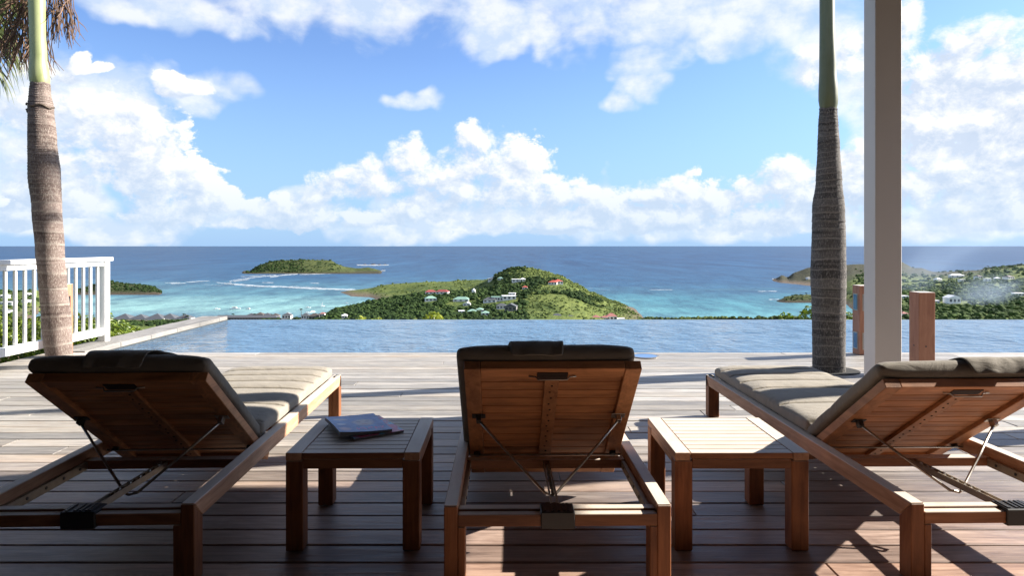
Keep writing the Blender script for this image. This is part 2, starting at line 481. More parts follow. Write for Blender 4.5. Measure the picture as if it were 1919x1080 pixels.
while yy < 10.0:
    y2 = min(10.10, yy + 0.62)
    MB().box(-4.79, -4.405, yy + 0.003, y2 - 0.003, -0.6, 0.012 + rr.uniform(-.002, .002)).build('coping_slab', M_cop, cop, bevel=0.006)
    yy = y2
lip = MB().box(-4.395, 15.0, 10.083, 10.20, -1.6, WZ - 0.004).build('pool_edge', plain('wet_dark_stone', (0.10, 0.13, 0.15), 0.3, nscale=8), cop)
rim = MB().box(-4.405, -4.3965, 6.72, 10.08, -0.6, WZ + 0.012).build('waterline_tile', plain('dark_wet_tile', (0.07, 0.07, 0.065), 0.25, nscale=14, namp=0.5), cop)
fr = MB().box(-4.395, 15.0, 6.7175, 6.7195, -0.6, -0.006).build('waterline_tile', plain('pale_wet_edge', (0.35, 0.42, 0.45), 0.3, nscale=10), cop)

# round skimmer cover
sk = empty('skimmer_cover', (1.32, 6.47, 0.0045))
tag(sk, 'round reflective metal cover set in the deck boards at the pool edge', 'drain cover')
MB().tube([(0, 0, 0), (0, 0, 0.004)], 0.115, 28).build('cover_plate', plain('polished_cover', (0.35, 0.45, 0.6), 0.12, 0.9), sk)  # blue tint puts the reflected sky into the metal colour
mb = MB()
n = 28
for i in range(n):
    a0, a1 = 2 * math.pi * i / n, 2 * math.pi * (i + 1) / n
    vs = []
    for a in (a0, a1):
        for r_, z in ((0.116, 0), (0.135, 0), (0.135, 0.005), (0.116, 0.005)): vs.append((r_ * math.cos(a), r_ * math.sin(a), z))
    mb.add(vs, [(0, 1, 5, 4), (1, 2, 6, 5), (2, 3, 7, 6), (3, 0, 4, 7)])
mb.build('cover_ring', M_metal, sk)

# ------------------------------------------------------------------ white railing
rail = empty('balcony_railing', (-4.665, 7.5, 0)); tag(rail, 'white painted wooden railing with square balusters on the left deck edge', 'railing')
MB().box(-0.043, 0.043, -0.09, 0.0, 0.0, 0.925).build('end_post', M_white, rail, bevel=0.004)
MB().box(-0.05, 0.05, -3.2, -3.1, 0.0, 0.925).build('post', M_white, rail, bevel=0.004)
MB().box(-0.065, 0.065, -3.9, 0.03, 0.927, 0.970).build('cap_rail', M_white, rail, bevel=0.005)
MB().box(-0.035, 0.035, -3.09, -0.102, 0.872, 0.925).build('top_rail', M_white, rail, bevel=0.003)
MB().box(-0.035, 0.035, -3.09, -0.102, 0.085, 0.165).build('bottom_rail', M_white, rail, bevel=0.003)
bal = MB().box(-0.013, 0.013, -0.013, 0.013, 0.167, 0.870).mesh('baluster', 0.002); bal.materials.append(M_white)
for i in range(25):
    o = bpy.data.objects.new('baluster', bal); COL.objects.link(o); o.parent = rail; o.location = (0, -0.165 - i * 0.1215, 0)

# ------------------------------------------------------------------ veranda: post, roof, house wall (behind the camera)
def post(x, y, label, w_=0.168, d_=0.137):
    o = empty('veranda_post', (x, y, 0)); tag(o, label, 'post')
    MB().box(0, w_, 0, d_, 0.001, 2.90).build('shaft', M_post, o, bevel=0.004)
    return o
post(2.296, 4.12, 'tall square cream veranda post rising behind the right lounger')
post(4.50, 4.05, 'square cream corner post of the veranda beyond the right lounger, outside the view', 0.20, 0.2)
rf = empty('veranda_roof', (0, 4.2, 2.90)); tag(rf, 'brown boarded veranda roof over the loungers, above the view', 'roof')
MB().box(-9, 4.9, -7.4, 0.0, 0.002, 0.2).build('ceiling', plain('dark_boarded_ceiling', (0.045, 0.03, 0.022), 0.6, nscale=3), rf)
hw = MB().box(-9, 8.2, -1.6, -1.3, 0.0, 2.9).build('unseen_wall', plain('dark_unseen_wall', (0.05, 0.035, 0.028), 0.5, nscale=2)); tag(hw, 'dark timber and glass front of the villa behind the camera', 'wall')

lw_ = MB().box(-5.3, -5.0, -1.29, 3.3, -0.3, 2.9).build('unseen_wall', bpy.data.materials['dark_unseen_wall']); tag(lw_, 'added dark wall blocking sky light at the left end of the veranda, outside the view', 'wall')  # added out of view to cut fill light from the left
rw_ = MB().box(5.2, 5.5, -1.29, 1.3, 0.001, 2.9).build('unseen_wall', bpy.data.materials['dark_unseen_wall']); tag(rw_, 'added dark wall blocking light at the right rear of the veranda, outside the view', 'wall')  # added out of view to keep light off the camera-facing sides
# ------------------------------------------------------------------ wooden bollards
def bollard(x, y, h, label, w_=0.14):
    o = empty('wooden_bollard', (x, y, 0)); tag(o, label, 'bollard', 'wooden bollards by the pool')
    MB().box(0, w_, 0, w_, 0.001, h).build('shaft', M_boll, o, bevel=0.003)
    return o
b1 = bollard(3.495, 6.555, 0.70, 'wooden bollard with light panels tinted for the reflected sea, half hidden by the cream post')
M_blue = plain('sea_tint_glass', (0.03, 0.10, 0.22), 0.08, 0.0, spec=0.8)  # blue of the panes paints the sea they reflect
for (z0, z1) in ((0.455, 0.605), (0.065, 0.215)):
    for side in (0, 1):
        if side == 0:
            fr_ = MB().box(-0.004, 0.0005, 0.035, 0.120, z0 - 0.01, z1 + 0.01).build('light_frame', M_metal, b1)
            MB().box(-0.0055, -0.0045, 0.045, 0.110, z0, z1).build('glass', M_blue, fr_)
        else:
            fr_ = MB().box(0.028, 0.112, -0.004, 0.0005, z0 - 0.01, z1 + 0.01).build('light_frame', M_metal, b1)
            MB().box(0.038, 0.102, -0.0055, -0.0045, z0, z1).build('glass', M_blue, fr_)
b2 = bollard(3.495, 5.60, 0.70, 'plain reddish wooden bollard with two bolts, right of the cream post')
for (x, y, z) in ((-0.002, 0.07, 0.235), (0.06, -0.002, 0.235)):
    d = Vector((1, 0, 0)) if x < 0 else Vector((0, 1, 0))
    MB().tube([Vector((x, y, z)), Vector((x, y, z)) + d * 0.004], 0.007, 10).build('bolt', M_dark, b2)
b3 = bollard(-4.555, 6.42, 0.72, 'wooden bollard with a dark light slot behind the left palm trunk')
MB().box(0.1375, 0.1415, 0.075, 0.10, 0.47, 0.60).build('light_slot', M_black, b3)

# ------------------------------------------------------------------ loungers
def fframe(y0, z0, ang, xo=0.0):
    ca, sa = math.cos(ang), math.sin(ang)
    return lambda x, s, n: (x + xo, y0 - s * ca + n * sa, z0 + s * sa + n * ca)

def loft(name, F, s0, s1, W, T, chans, mat, parent, seed=0, ex=0.28, endr=0.035, rows=90, xo=0.0, puff=0.010, wob=0.002):
    """quilted cushion along s; F maps (x,s,n)"""
    st = sorted(set([s0 + (s1 - s0) * i / rows for i in range(rows + 1)] +
                    [c + d for c in chans for d in (-.02, -.012, -.006, 0, .006, .012, .02) if s0 < c + d < s1] +
                    [s0 + endr * q for q in (.03, .1, .25, .5, .75)] + [s1 - endr * q for q in (.03, .1, .25, .5, .75)]))
    NS = 56; vs = []; fs = []
    for s in st:
        e = min(s - s0, s1 - s) / endr
        k_ = 1.0 if e >= 1 else math.sqrt(max(0.0, 1 - (1 - e) ** 2))
        kt = 0.12 + 0.88 * k_; kw = 1 - (1 - k_) * endr / (W / 2) * 0.9
        dip = 0.0
        for c in chans: dip = max(dip, math.exp(-((s - c) / 0.0065) ** 2))
        # puff between channels
        prev = max([c for c in chans if c <= s], default=s0); nxt = min([c for c in chans if c > s], default=s1)
        tt = (s - prev) / max(1e-6, nxt - prev); pf = math.sin(math.pi * min(1, max(0, tt))) ** 0.5
        for j in range(NS):
            th = 2 * math.pi * j / NS
            c_, s_ = math.cos(th), math.sin(th)
            ux = math.copysign(abs(c_) ** ex, c_); uz = math.copysign(abs(s_) ** 0.55, s_)
            x = ux * W / 2 * kw; n_ = uz * T / 2 * kt
            if s_ > 0.25:
                edge = 1 - 0.55 * abs(ux) ** 6
                top = min(1, (s_ - 0.25) / 0.35)
                n_ += top * ((pf - 1) * puff - dip * 0.015) * edge * kt
                n_ += top * 0.006 * (1 - ux * ux) * kt
            nz = mnoise.noise(Vector((x * 7 + seed, s * 7, seed * 3.1))) * wob * 2 + mnoise.noise(Vector((x * 26 + seed, s * 20, 5))) * wob * .6
            vs.append(F(x + xo, s, T / 2 + n_ + nz * k_))
    M = len(st)
    fs = [(i * NS + j, i * NS + (j + 1) % NS, (i + 1) * NS + (j + 1) % NS, (i + 1) * NS + j) for i in range(M - 1) for j in range(NS)]
    fs += [tuple(range(NS - 1, -1, -1)), tuple((M - 1) * NS + j for j in range(NS))]
    return MB().add(vs, fs).build(name, mat, parent, smooth=True)

LW, LL, RZ0, RZ1 = 0.733, 2.12, 0.200, 0.263
def lounger(x, y, rz, by, bz, ang, label, xoff=-0.012, pil=-0.02, pilw=0.30, flapx=-0.02, flapw=0.2, seed=0, pilh=0.04):
    o = empty('sun_lounger', (x, y, 0), rz); tag(o, label, 'sun lounger', 'teak sun loungers in a row facing the pool')
    hw_ = LW / 2; rw = 0.044; lw = 0.068; ld = 0.065
    for sx in (-1, 1):
        a, b_ = sorted((sx * hw_, sx * (hw_ - rw)))
        MB().prism([(0.0012, RZ1), (LL - 0.0012, RZ1), (LL - ld - 0.0012, RZ0), (ld + 0.0012, RZ0)], a, b_).build('side_rail', M_wy, o, bevel=0.0025)
        for end in (0, 1):
            f = (lambda v: v) if end == 0 else (lambda v: LL - v)
            lp = [(f(0), 0.002), (f(ld), 0.002), (f(ld), RZ0 - 0.0015), (f(0), RZ1 - 0.0015)]
            lg = MB().prism(lp, a, b_)
            a2, b2_ = sorted((sx * (hw_ - rw - 0.0005), sx * (hw_ - lw)))
            lg.box(a2, b2_, *sorted((f(0.0), f(ld))), 0.002, 0.1935)
            lg.build('leg', M_wz, o, bevel=0.0025)
        xi0, xi1 = sorted((sx * (hw_ - rw - 0.001), sx * (hw_ - rw - 0.016)))
        strip = MB().box(xi0, xi1, 0.066, 0.56, 0.190, 0.222).build('slide_strip', M_brass, o, bevel=0.001)
        hm = MB()
        for q in range(5):
            yq = 0.11 + q * 0.10; xq = sx * (hw_ - rw - 0.0165)
            hm.tube([(xq, yq, 0.208), (xq - sx * 0.002, yq, 0.208)], 0.006, 8)
        tag(hm.build('screw', M_dark, strip), kind='stuff')
    xi = hw_ - rw - 0.001
    MB().box(-xi, xi, 0.0, 0.030, 0.195, 0.234).build('crossbar', M_wx, o, bevel=0.002)
    MB().box(-xi, xi, 0.031, 0.064, 0.20, 0.2405).build('crossbar', M_wx, o, bevel=0.002)
    MB().box(-xi, xi, 0.56, 0.605, 0.190, 0.226).build('crossbar', M_wx, o, bevel=0.002)
    MB().box(-xi, xi, LL - 0.064, LL - 0.002, 0.195, 0.236).build('crossbar', M_wx, o, bevel=0.002)
    MB().box(-xi, xi, 1.35, 1.39, 0.185, 0.222).build('crossbar', M_wx, o, bevel=0.002)
    for q in range(14):
        y0 = 0.97 + q * 0.0775
        MB().box(-xi, xi, y0, y0 + 0.066, 0.2235, 0.2445).build('seat_slat', M_wx, o, bevel=0.002)
    # latch housing and ratchet
    hb = MB().box(-0.055, 0.055, -0.007, 0.068, 0.188, 0.2435).build('latch_housing', M_dark, o, bevel=0.003)
    mb = MB()
    for q in (-0.045, -0.018, 0.0, 0.018, 0.03): mb.box(q, q + 0.008, 0.002, 0.062, 0.2435, 0.2465)
    tag(mb.build('latch_rib', M_dark, hb), kind='stuff')
    p0, p1 = Vector((0, 0.068, 0.222)), Vector((0, 0.565, 0.208))
    rt = MB()
    for sx in (-0.011, 0.011): rt.beam(p0 + Vector((sx, 0, 0)), p1 + Vector((sx, 0, 0)), 0.003, 0.024)
    ro = rt.build('ratchet_bar', M_brass, o)
    th = MB()
    for q in range(5):
        c = p0.lerp(p1, 0.30 + q * 0.14)
        th.tube([c + Vector((0, -0.026, 0.010)), c + Vector((0, -0.012, 0.0)), c + Vector((0, 0.004, -0.006)), c + Vector((0, 0.012, 0.004)), c + Vector((0, 0.018, 0.012))], 0.0052, 6)
    tag(th.build('ratchet_tooth', M_metal, ro), kind='stuff')
    # backrest
    F = fframe(by, bz, ang)
    BW, BL = 0.63, 0.82
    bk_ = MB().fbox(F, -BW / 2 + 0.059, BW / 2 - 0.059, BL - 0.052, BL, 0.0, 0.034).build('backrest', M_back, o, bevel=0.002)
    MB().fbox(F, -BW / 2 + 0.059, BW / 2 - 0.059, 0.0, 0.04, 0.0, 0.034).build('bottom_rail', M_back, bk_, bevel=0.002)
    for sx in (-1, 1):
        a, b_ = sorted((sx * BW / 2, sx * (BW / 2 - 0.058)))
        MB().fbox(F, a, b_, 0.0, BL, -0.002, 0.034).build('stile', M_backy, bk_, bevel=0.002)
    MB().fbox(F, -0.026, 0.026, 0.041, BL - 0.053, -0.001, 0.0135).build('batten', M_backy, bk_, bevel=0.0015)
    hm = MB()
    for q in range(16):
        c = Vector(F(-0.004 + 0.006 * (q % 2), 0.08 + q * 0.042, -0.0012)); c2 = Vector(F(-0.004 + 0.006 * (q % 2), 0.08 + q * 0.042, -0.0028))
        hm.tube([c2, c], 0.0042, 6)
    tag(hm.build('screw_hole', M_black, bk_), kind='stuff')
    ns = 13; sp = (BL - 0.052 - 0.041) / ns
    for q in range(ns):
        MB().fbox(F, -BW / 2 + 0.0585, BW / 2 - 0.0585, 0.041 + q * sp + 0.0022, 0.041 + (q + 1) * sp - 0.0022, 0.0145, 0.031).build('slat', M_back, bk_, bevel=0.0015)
    # handle cut-out: a thin dark slab paints the shade of the recess
    MB().fbox(F, -0.055, 0.055, BL - 0.062, BL - 0.022, -0.0028, 0.0002).build('recess_shade', plain('cutout_shade', (0.03, 0.014, 0.008), 0.8), bk_)
    MB().tube([F(-0.085, BL - 0.042, -0.004), F(-0.06, BL - 0.042, -0.006), F(-0.052, BL - 0.042, -0.018), F(0.052, BL - 0.042, -0.018), F(0.06, BL - 0.042, -0.006), F(0.085, BL - 0.042, -0.004)], 0.0028, 8).build('handle', M_metal, bk_, smooth=True)
    # pivot rod, struts, brackets
    sp_ = (0.232 - bz) / math.sin(ang)
    MB().tube([F(-0.318, sp_, -0.014), F(0.318, sp_, -0.014)], 0.0045, 8).build('pivot_rod', M_metal, o, smooth=True)
    for sx in (-1, 1):
        MB().tube([F(sx * (BW / 2 - 0.03), sp_, -0.016), F(sx * (BW / 2 - 0.03), sp_, -0.003)], 0.014, 10).build('pivot_bracket', M_dark, o)
    J = Vector((0, 0.295, 0.185))
    for sx in (-1, 1):
        B0 = Vector(F(sx * (BW / 2 - 0.045), 0.50, -0.022))
        mid = Vector((sx * 0.022, 0.31, 0.186))
        MB().tube([B0, B0.lerp(mid, 0.5) + Vector((0, 0, -0.002)), mid, J], 0.0052, 8).build('strut', M_metal, o, smooth=True)
        br = MB().fbox(F, sx * (BW / 2 - 0.045) - 0.026, sx * (BW / 2 - 0.045) + 0.026, 0.485, 0.515, -0.006, -0.0025)
        br.fbox(F, sx * (BW / 2 - 0.045) - 0.009, sx * (BW / 2 - 0.045) + 0.009, 0.486, 0.514, -0.030, -0.006)
        br.build('strut_bracket', M_dark if sx < 0 else M_metal, o, bevel=0.001)
    # cushions
    G = lambda x_, s, n_: (x_, s, 0.2455 + n_)
    loft('seat_cushion', G, by - 0.10, LL - 0.035, 0.652, 0.085, [0.80, 1.10, 1.44, 1.63, 1.80, 1.96], M_fab, o, seed=seed, xo=-0.003, puff=0.013)
    Fc = lambda x_, s, n_: F(x_, s, 0.0355 + n_)
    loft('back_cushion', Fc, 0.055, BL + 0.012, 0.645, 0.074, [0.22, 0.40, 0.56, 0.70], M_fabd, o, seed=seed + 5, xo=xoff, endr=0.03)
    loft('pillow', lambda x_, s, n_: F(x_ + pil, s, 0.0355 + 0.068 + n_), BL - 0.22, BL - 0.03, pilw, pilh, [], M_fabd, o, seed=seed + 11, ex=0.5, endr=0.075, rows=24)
    # counterweight flap folded over the top edge
    ph = 0.104 + pilh
    prof = [(BL - 0.16, ph), (BL - 0.07, ph - 0.002), (BL - 0.025, ph - 0.5 * pilh), (BL + 0.002, 0.112), (BL + 0.016, 0.096), (BL + 0.021, 0.065), (BL + 0.019, 0.036)]
    vs = []; NX = 14
    for k_, (s, n_) in enumerate(prof):
        for i in range(NX + 1):
            u = i / NX * 2 - 1
            wv_ = 0.0025 * math.sin(u * 5 + seed) * (k_ / 6) + 0.0015 * math.sin(u * 11 + k_)
            vs.append(F(flapx + u * flapw / 2 * (1 - 0.03 * k_ + 0.02 * math.sin(seed + k_)), s + wv_ + 0.003, n_ + 0.002))
    fs = [(k_ * (NX + 1) + i, k_ * (NX + 1) + i + 1, (k_ + 1) * (NX + 1) + i + 1, (k_ + 1) * (NX + 1) + i) for k_ in range(len(prof) - 1) for i in range(NX)]
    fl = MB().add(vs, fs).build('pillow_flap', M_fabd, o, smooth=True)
    sm = fl.modifiers.new('thick', 'SOLIDIFY'); sm.thickness = 0.005; sm.offset = 1
    ss = fl.modifiers.new('sub', 'SUBSURF'); ss.levels = 1; ss.render_levels = 1
    # strap round the foot end
    for sx in (-1, 1):
        xs = sx * (hw_ - 0.022)
        MB().tube([(xs, LL - 0.10, RZ1 + 0.003), (xs, LL - 0.03, RZ1 + 0.004), (xs + sx * 0.024, LL - 0.024, RZ1 - 0.003), (xs + sx * 0.0245, LL - 0.030, RZ0 - 0.002), (xs - sx * 0.01, LL - 0.07, RZ0 - 0.008)], 0.0045, 6).build('strap', M_dark, o, smooth=True)
    return o

lounger(-1.3965, 2.10, R(2.1), 0.865, 0.126, R(37), 'teak lounger left of the table with magazines, its raised back and dark cushion in shade', xoff=-0.012, pil=-0.015, pilw=0.36, flapx=-0.02, flapw=0.25, seed=1, pilh=0.05)
lounger(0.1475, 2.10, R(0.8), 0.79, 0.096, R(44), 'teak lounger between the two small tables, its backrest raised steepest', xoff=-0.022, pil=-0.03, pilw=0.32, flapx=-0.055, flapw=0.22, seed=2, pilh=0.032)
lounger(1.6635, 2.125, R(1.05), 0.893, 0.114, R(35.5), 'teak lounger right of the bare table, sunlit folded cushion on its raised back', xoff=0.0, pil=0.12, pilw=0.42, flapx=0.12, flapw=0.26, seed=3, pilh=0.032)

# ------------------------------------------------------------------ side tables
def table(x, y, rz, label):
    o = empty('side_table', (x, y, 0), rz); tag(o, label, 'table', 'small teak tables between the loungers')
    W_, D_, H_ = 0.480, 0.478, 0.356; lw = 0.062; hw_ = W_ / 2
    for sx in (-1, 1):
        a, b_ = sorted((sx * hw_, sx * (hw_ - 0.055)))
        MB().box(a, b_, 0.0, D_, H_ - 0.028, H_).build('frame_rail', M_wy, o, bevel=0.0015)
        MB().box(a + 0.002 if sx < 0 else a + 0.02, b_ - 0.02 if sx < 0 else b_ - 0.002, lw + 0.001, D_ - lw - 0.001, H_ - 0.055, H_ - 0.029).build('apron', M_wy, o, bevel=0.0015)
        for yy_ in (0.0, D_ - lw):
            a2, b2_ = sorted((sx * hw_, sx * (hw_ - lw)))
            MB().box(a2, b2_, yy_, yy_ + lw, 0.002, H_ - 0.029).build('leg', M_wz, o, bevel=0.003)
    xi = hw_ - 0.0575
    for yy_ in (0.0015, D_ - 0.0235):
        MB().box(-(hw_ - lw) + 0.0005, hw_ - lw - 0.0005, yy_, yy_ + 0.022, H_ - 0.058, H_ - 0.0235).build('apron', M_wx, o, bevel=0.0015)
    n_ = 10; sp = D_ / n_
    for q in range(n_):
        MB().box(-xi, xi, q * sp + 0.0018, (q + 1) * sp - 0.0018, H_ - 0.0225, H_ - 0.001).build('slat', M_wx, o, bevel=0.0012)
    return o
table(-0.572, 2.342, R(1.0), 'small teak table carrying the magazines, between the left and middle loungers')
table(0.827, 2.342, 0, 'small bare teak table with a sunlit slatted top, beside the right lounger')

# ------------------------------------------------------------------ magazines
def cover_mat(kind):
    m, g, p, out = newmat('magazine_cover_' + kind)
    t = g.n('ShaderNodeTexCoord'); v = t.outputs['Object']
    x, y, z = g.xyz(v)
    n = g.noise(v, 14, 5, 0.6, 1.2); n2 = g.noise(v, 45, 4, 0.6)
    if kind == 'blue':
        c = g.mix(g.map(n, 0.35, 0.7), (0.02, 0.075, 0.34), (0.10, 0.25, 0.58))
        def ell(cx, cy, rx, ry, rot=0.0):
            q = g.mapping(v, (1 / rx, 1 / ry, 0), loc=(-cx / rx, -cy / ry, 0))
            nd = g.n('ShaderNodeVectorMath', operation='LENGTH'); g.l(q, nd.inputs[0])
            return g.map(g.m('ADD', nd.outputs['Value'], g.m('MULTIPLY', g.m('ADD', n, n2), 0.7)), 1.25, 1.7, 1, 0)
        c = g.mix(ell(0.025, 0.00, 0.050, 0.062), c, (0.42, 0.36, 0.38))
        c = g.mix(ell(0.005, 0.012, 0.013, 0.008), c, (0.12, 0.12, 0.22))
        c = g.mix(ell(0.042, 0.012, 0.013, 0.008), c, (0.12, 0.12, 0.22))
        c = g.mix(ell(0.022, -0.026, 0.016, 0.007), c, (0.42, 0.16, 0.20))
        c = g.mix(ell(-0.055, 0.065, 0.035, 0.022), c, (0.50, 0.42, 0.46))
        c = g.mix(ell(-0.07, -0.02, 0.022, 0.012), c, (0.55, 0.58, 0.62))
        c = g.mix(ell(-0.07, -0.09, 0.028, 0.028), c, (0.48, 0.34, 0.42))
        band = g.m('MULTIPLY', g.m('MULTIPLY', g.m('GREATER_THAN', x, -0.03), g.m('LESS_THAN', x, 0.085)), g.m('MULTIPLY', g.m('GREATER_THAN', y, -0.108), g.m('LESS_THAN', y, -0.075)))
        let = g.m('GREATER_THAN', g.noise(g.mapping(v, (1, 0.4, 0)), 110, 1, 0.5), 0.53)
        c = g.mix(g.m('MULTIPLY', band, let), c, (0.55, 0.10, 0.32))
    else:
        c = g.mix(g.map(n, 0.45, 0.55), (0.62, 0.10, 0.20), (0.16, 0.48, 0.62))
        c = g.mix(g.map(n2, 0.6, 0.7), c, (0.7, 0.6, 0.6))
    g.l(c, p.inputs['Base Color']); p.inputs['Roughness'].default_value = 0.42
    return m
M_page = plain('paper_edges', (0.24, 0.23, 0.22), 0.8, nscale=90, namp=0.3)
def magazine(loc, rz, lift, kind, label, th=0.009):
    o = empty('magazine', loc, rz); tag(o, label, 'magazine', 'magazines stacked on the left table')
    W_, H_ = 0.207, 0.274; N = 14
    def zf(u, v): return lift * ((1 - u) ** 2) * (0.55 + 0.45 * (1 - v)) + 0.004 * math.sin(math.pi * v) * (1 - u)
    for nm, z0, z1, mt, sh in (('pages', 0.0, th - 0.0012, M_page, 0.002), ('cover', th - 0.0010, th, cover_mat(kind), 0.0)):
        vs = []; fs = []
        for lay in (0, 1):
            for j in range(N + 1):
                for i in range(N + 1):
                    u, v = i / N, j / N
                    zz = zf(u, v)
                    zl = (zz * 0.55 + z0) if (lay == 0 and nm == 'pages') else zz + (z0 if lay == 0 else z1)
                    vs.append(((u - .5) * (W_ - sh), (v - .5) * (H_ - sh), zl))
        K = (N + 1) ** 2
        for j in range(N):
            for i in range(N):
                a = j * (N + 1) + i
                fs.append((a, a + N + 1, a + N + 2, a + 1)); fs.append((K + a, K + a + 1, K + a + N + 2, K + a + N + 1))
        ed = [i for i in range(N + 1)] + [(j + 1) * (N + 1) - 1 for j in range(1, N + 1)] + [N * (N + 1) + i for i in range(N - 1, -1, -1)] + [j * (N + 1) for j in range(N - 1, 0, -1)]
        for a, b_ in zip(ed, ed[1:] + ed[:1]): fs.append((a, b_, K + b_, K + a))
        MB().add(vs, fs).build(nm, mt, o, smooth=False)
    return o
magazine((-0.590, 2.655, 0.3575), R(33), 0.0, 'pink', 'pink and turquoise magazine lying underneath the blue one', 0.008)
magazine((-0.627, 2.647, 0.3665), R(27.7), 0.016, 'blue', 'blue magazine with a pale face on its curled cover, on top of the pile', 0.010)
# ------------------------------------------------------------------ royal palms
def trunk_mat(name, dark, mid, pale):
    m, g, p, out = newmat(name)
    t = g.n('ShaderNodeTexCoord'); v = t.outputs['Object']
    at = g.n('ShaderNodeAttribute', attribute_name='scar')
    band = g.noise(g.mapping(v, (0.6, 0.6, 7.0)), 1.6, 4, 0.6, 0.4)
    streak = g.noise(g.mapping(v, (14, 14, 3.0)), 11, 5, 0.75, 0.3)
    fine = g.noise(g.mapping(v, (3, 3, 1)), 45, 4, 0.7)
    blot = g.noise(v, 3.2, 5, 0.65, 0.8)
    rb = g.n('ShaderNodeAttribute', attribute_name='ringtone')
    c = g.mix(g.map(g.m('ADD', g.m('MULTIPLY', band, 0.35), g.m('ADD', g.m('MULTIPLY', rb.outputs['Fac'], 0.30), g.m('MULTIPLY', blot, 0.35))), 0.33, 0.66), dark, mid)
    c = g.mix(g.m('MULTIPLY', g.map(g.m('ADD', g.m('MULTIPLY', streak, 0.6), g.m('MULTIPLY', fine, 0.4)), 0.50, 0.60), 0.75), c, pale)
    c = g.mix(g.m('MULTIPLY', at.outputs['Fac'], g.map(blot, 0.3, 0.7, 0.25, 0.8)), c, pale)
    thin = g.noise(g.mapping(v, (0.9, 0.9, 34.0)), 1.6, 4, 0.7, 0.5)
    c = g.mix(g.map(thin, 0.56, 0.66, 0, 0.7), c, tuple(x * 0.45 for x in dark))
    c = g.mix(g.m('MULTIPLY', g.map(blot, 0.55, 0.72), 0.5), c, tuple(x * 0.8 for x in dark))
    g.l(c, p.inputs['Base Color']); p.inputs['Roughness'].default_value = 0.85
    p.inputs['Specular IOR Level'].default_value = 0.2
    bump(g, p, g.m('ADD', g.m('MULTIPLY', streak, 0.6), g.m('ADD', fine, g.m('MULTIPLY', thin, -0.8))), 0.6, 0.006)
    return m
def shaft_mat(nm='green_crownshaft', q=1.0):
    m, g, p, out = newmat(nm)
    t = g.n('ShaderNodeTexCoord'); v = t.outputs['Object']
    n1 = g.noise(g.mapping(v, (5, 5, 0.5)), 5, 5, 0.6, 0.3); n2 = g.noise(v, 4, 4, 0.6)
    c = g.mix(n1, (0.22 * q, 0.27 * q, 0.09 * q), (0.42 * q, 0.43 * q, 0.22 * q)); c = g.mix(g.map(n2, 0.5, 0.75, 0, 0.6), c, (0.16 * q, 0.20 * q, 0.03 * q))
    g.l(c, p.inputs['Base Color']); p.inputs['Roughness'].default_value = 0.45
    return m
M_shaft = shaft_mat(); M_shaft2 = shaft_mat('shaded_green_crownshaft', 0.36)  # second copy darkened: right palm's backlit shade is in the green
def leaf_mat(name, c0, c1, trans=0.35, rough=0.5):
    m, g, p, out = newmat(name)
    at = g.n('ShaderNodeAttribute', attribute_name='tint')
    ge = g.n('ShaderNodeNewGeometry')
    n = g.noise(ge.outputs['Position'], 3.0, 3, 0.6)
    f = g.m('ADD', g.m('MULTIPLY', at.outputs['Fac'], 0.75), g.m('MULTIPLY', n, 0.35))
    c = g.mix(g.map(f, 0.1, 0.95), c0, c1)
    g.l(c, p.inputs['Base Color']); p.inputs['Roughness'].default_value = rough
    tr = g.n('ShaderNodeBsdfTranslucent'); g.l(g.mix(1.0, c, (1.0, 1.0, 0.55), 'MULTIPLY'), tr.inputs[0])
    ms = g.n('ShaderNodeMixShader'); ms.inputs[0].default_value = trans
    g.l(p.outputs[0], ms.inputs[1]); g.l(tr.outputs[0], ms.inputs[2]); g.l(ms.outputs[0], out.inputs[0])
    return m
M_frond = leaf_mat('palm_frond', (0.035, 0.055, 0.012), (0.13, 0.16, 0.035))
M_husk = leaf_mat('brown_husk', (0.06, 0.032, 0.018), (0.28, 0.17, 0.11), 0.2, 0.8)

def set_attr(me, name, vals):
    a = me.attributes.new(name, 'FLOAT', 'POINT'); a.data.foreach_set('value', np.asarray(vals, dtype=np.float32))

def interp(tab, z):
    for (a, b_) in zip(tab, tab[1:]):
        if a[0] <= z <= b_[0]:
            t = (z - a[0]) / (b_[0] - a[0]); t = t * t * (3 - 2 * t)
            return [a[i] + (b_[i] - a[i]) * t for i in range(1, len(a))]
    return list(tab[-1][1:]) if z > tab[-1][0] else list(tab[0][1:])

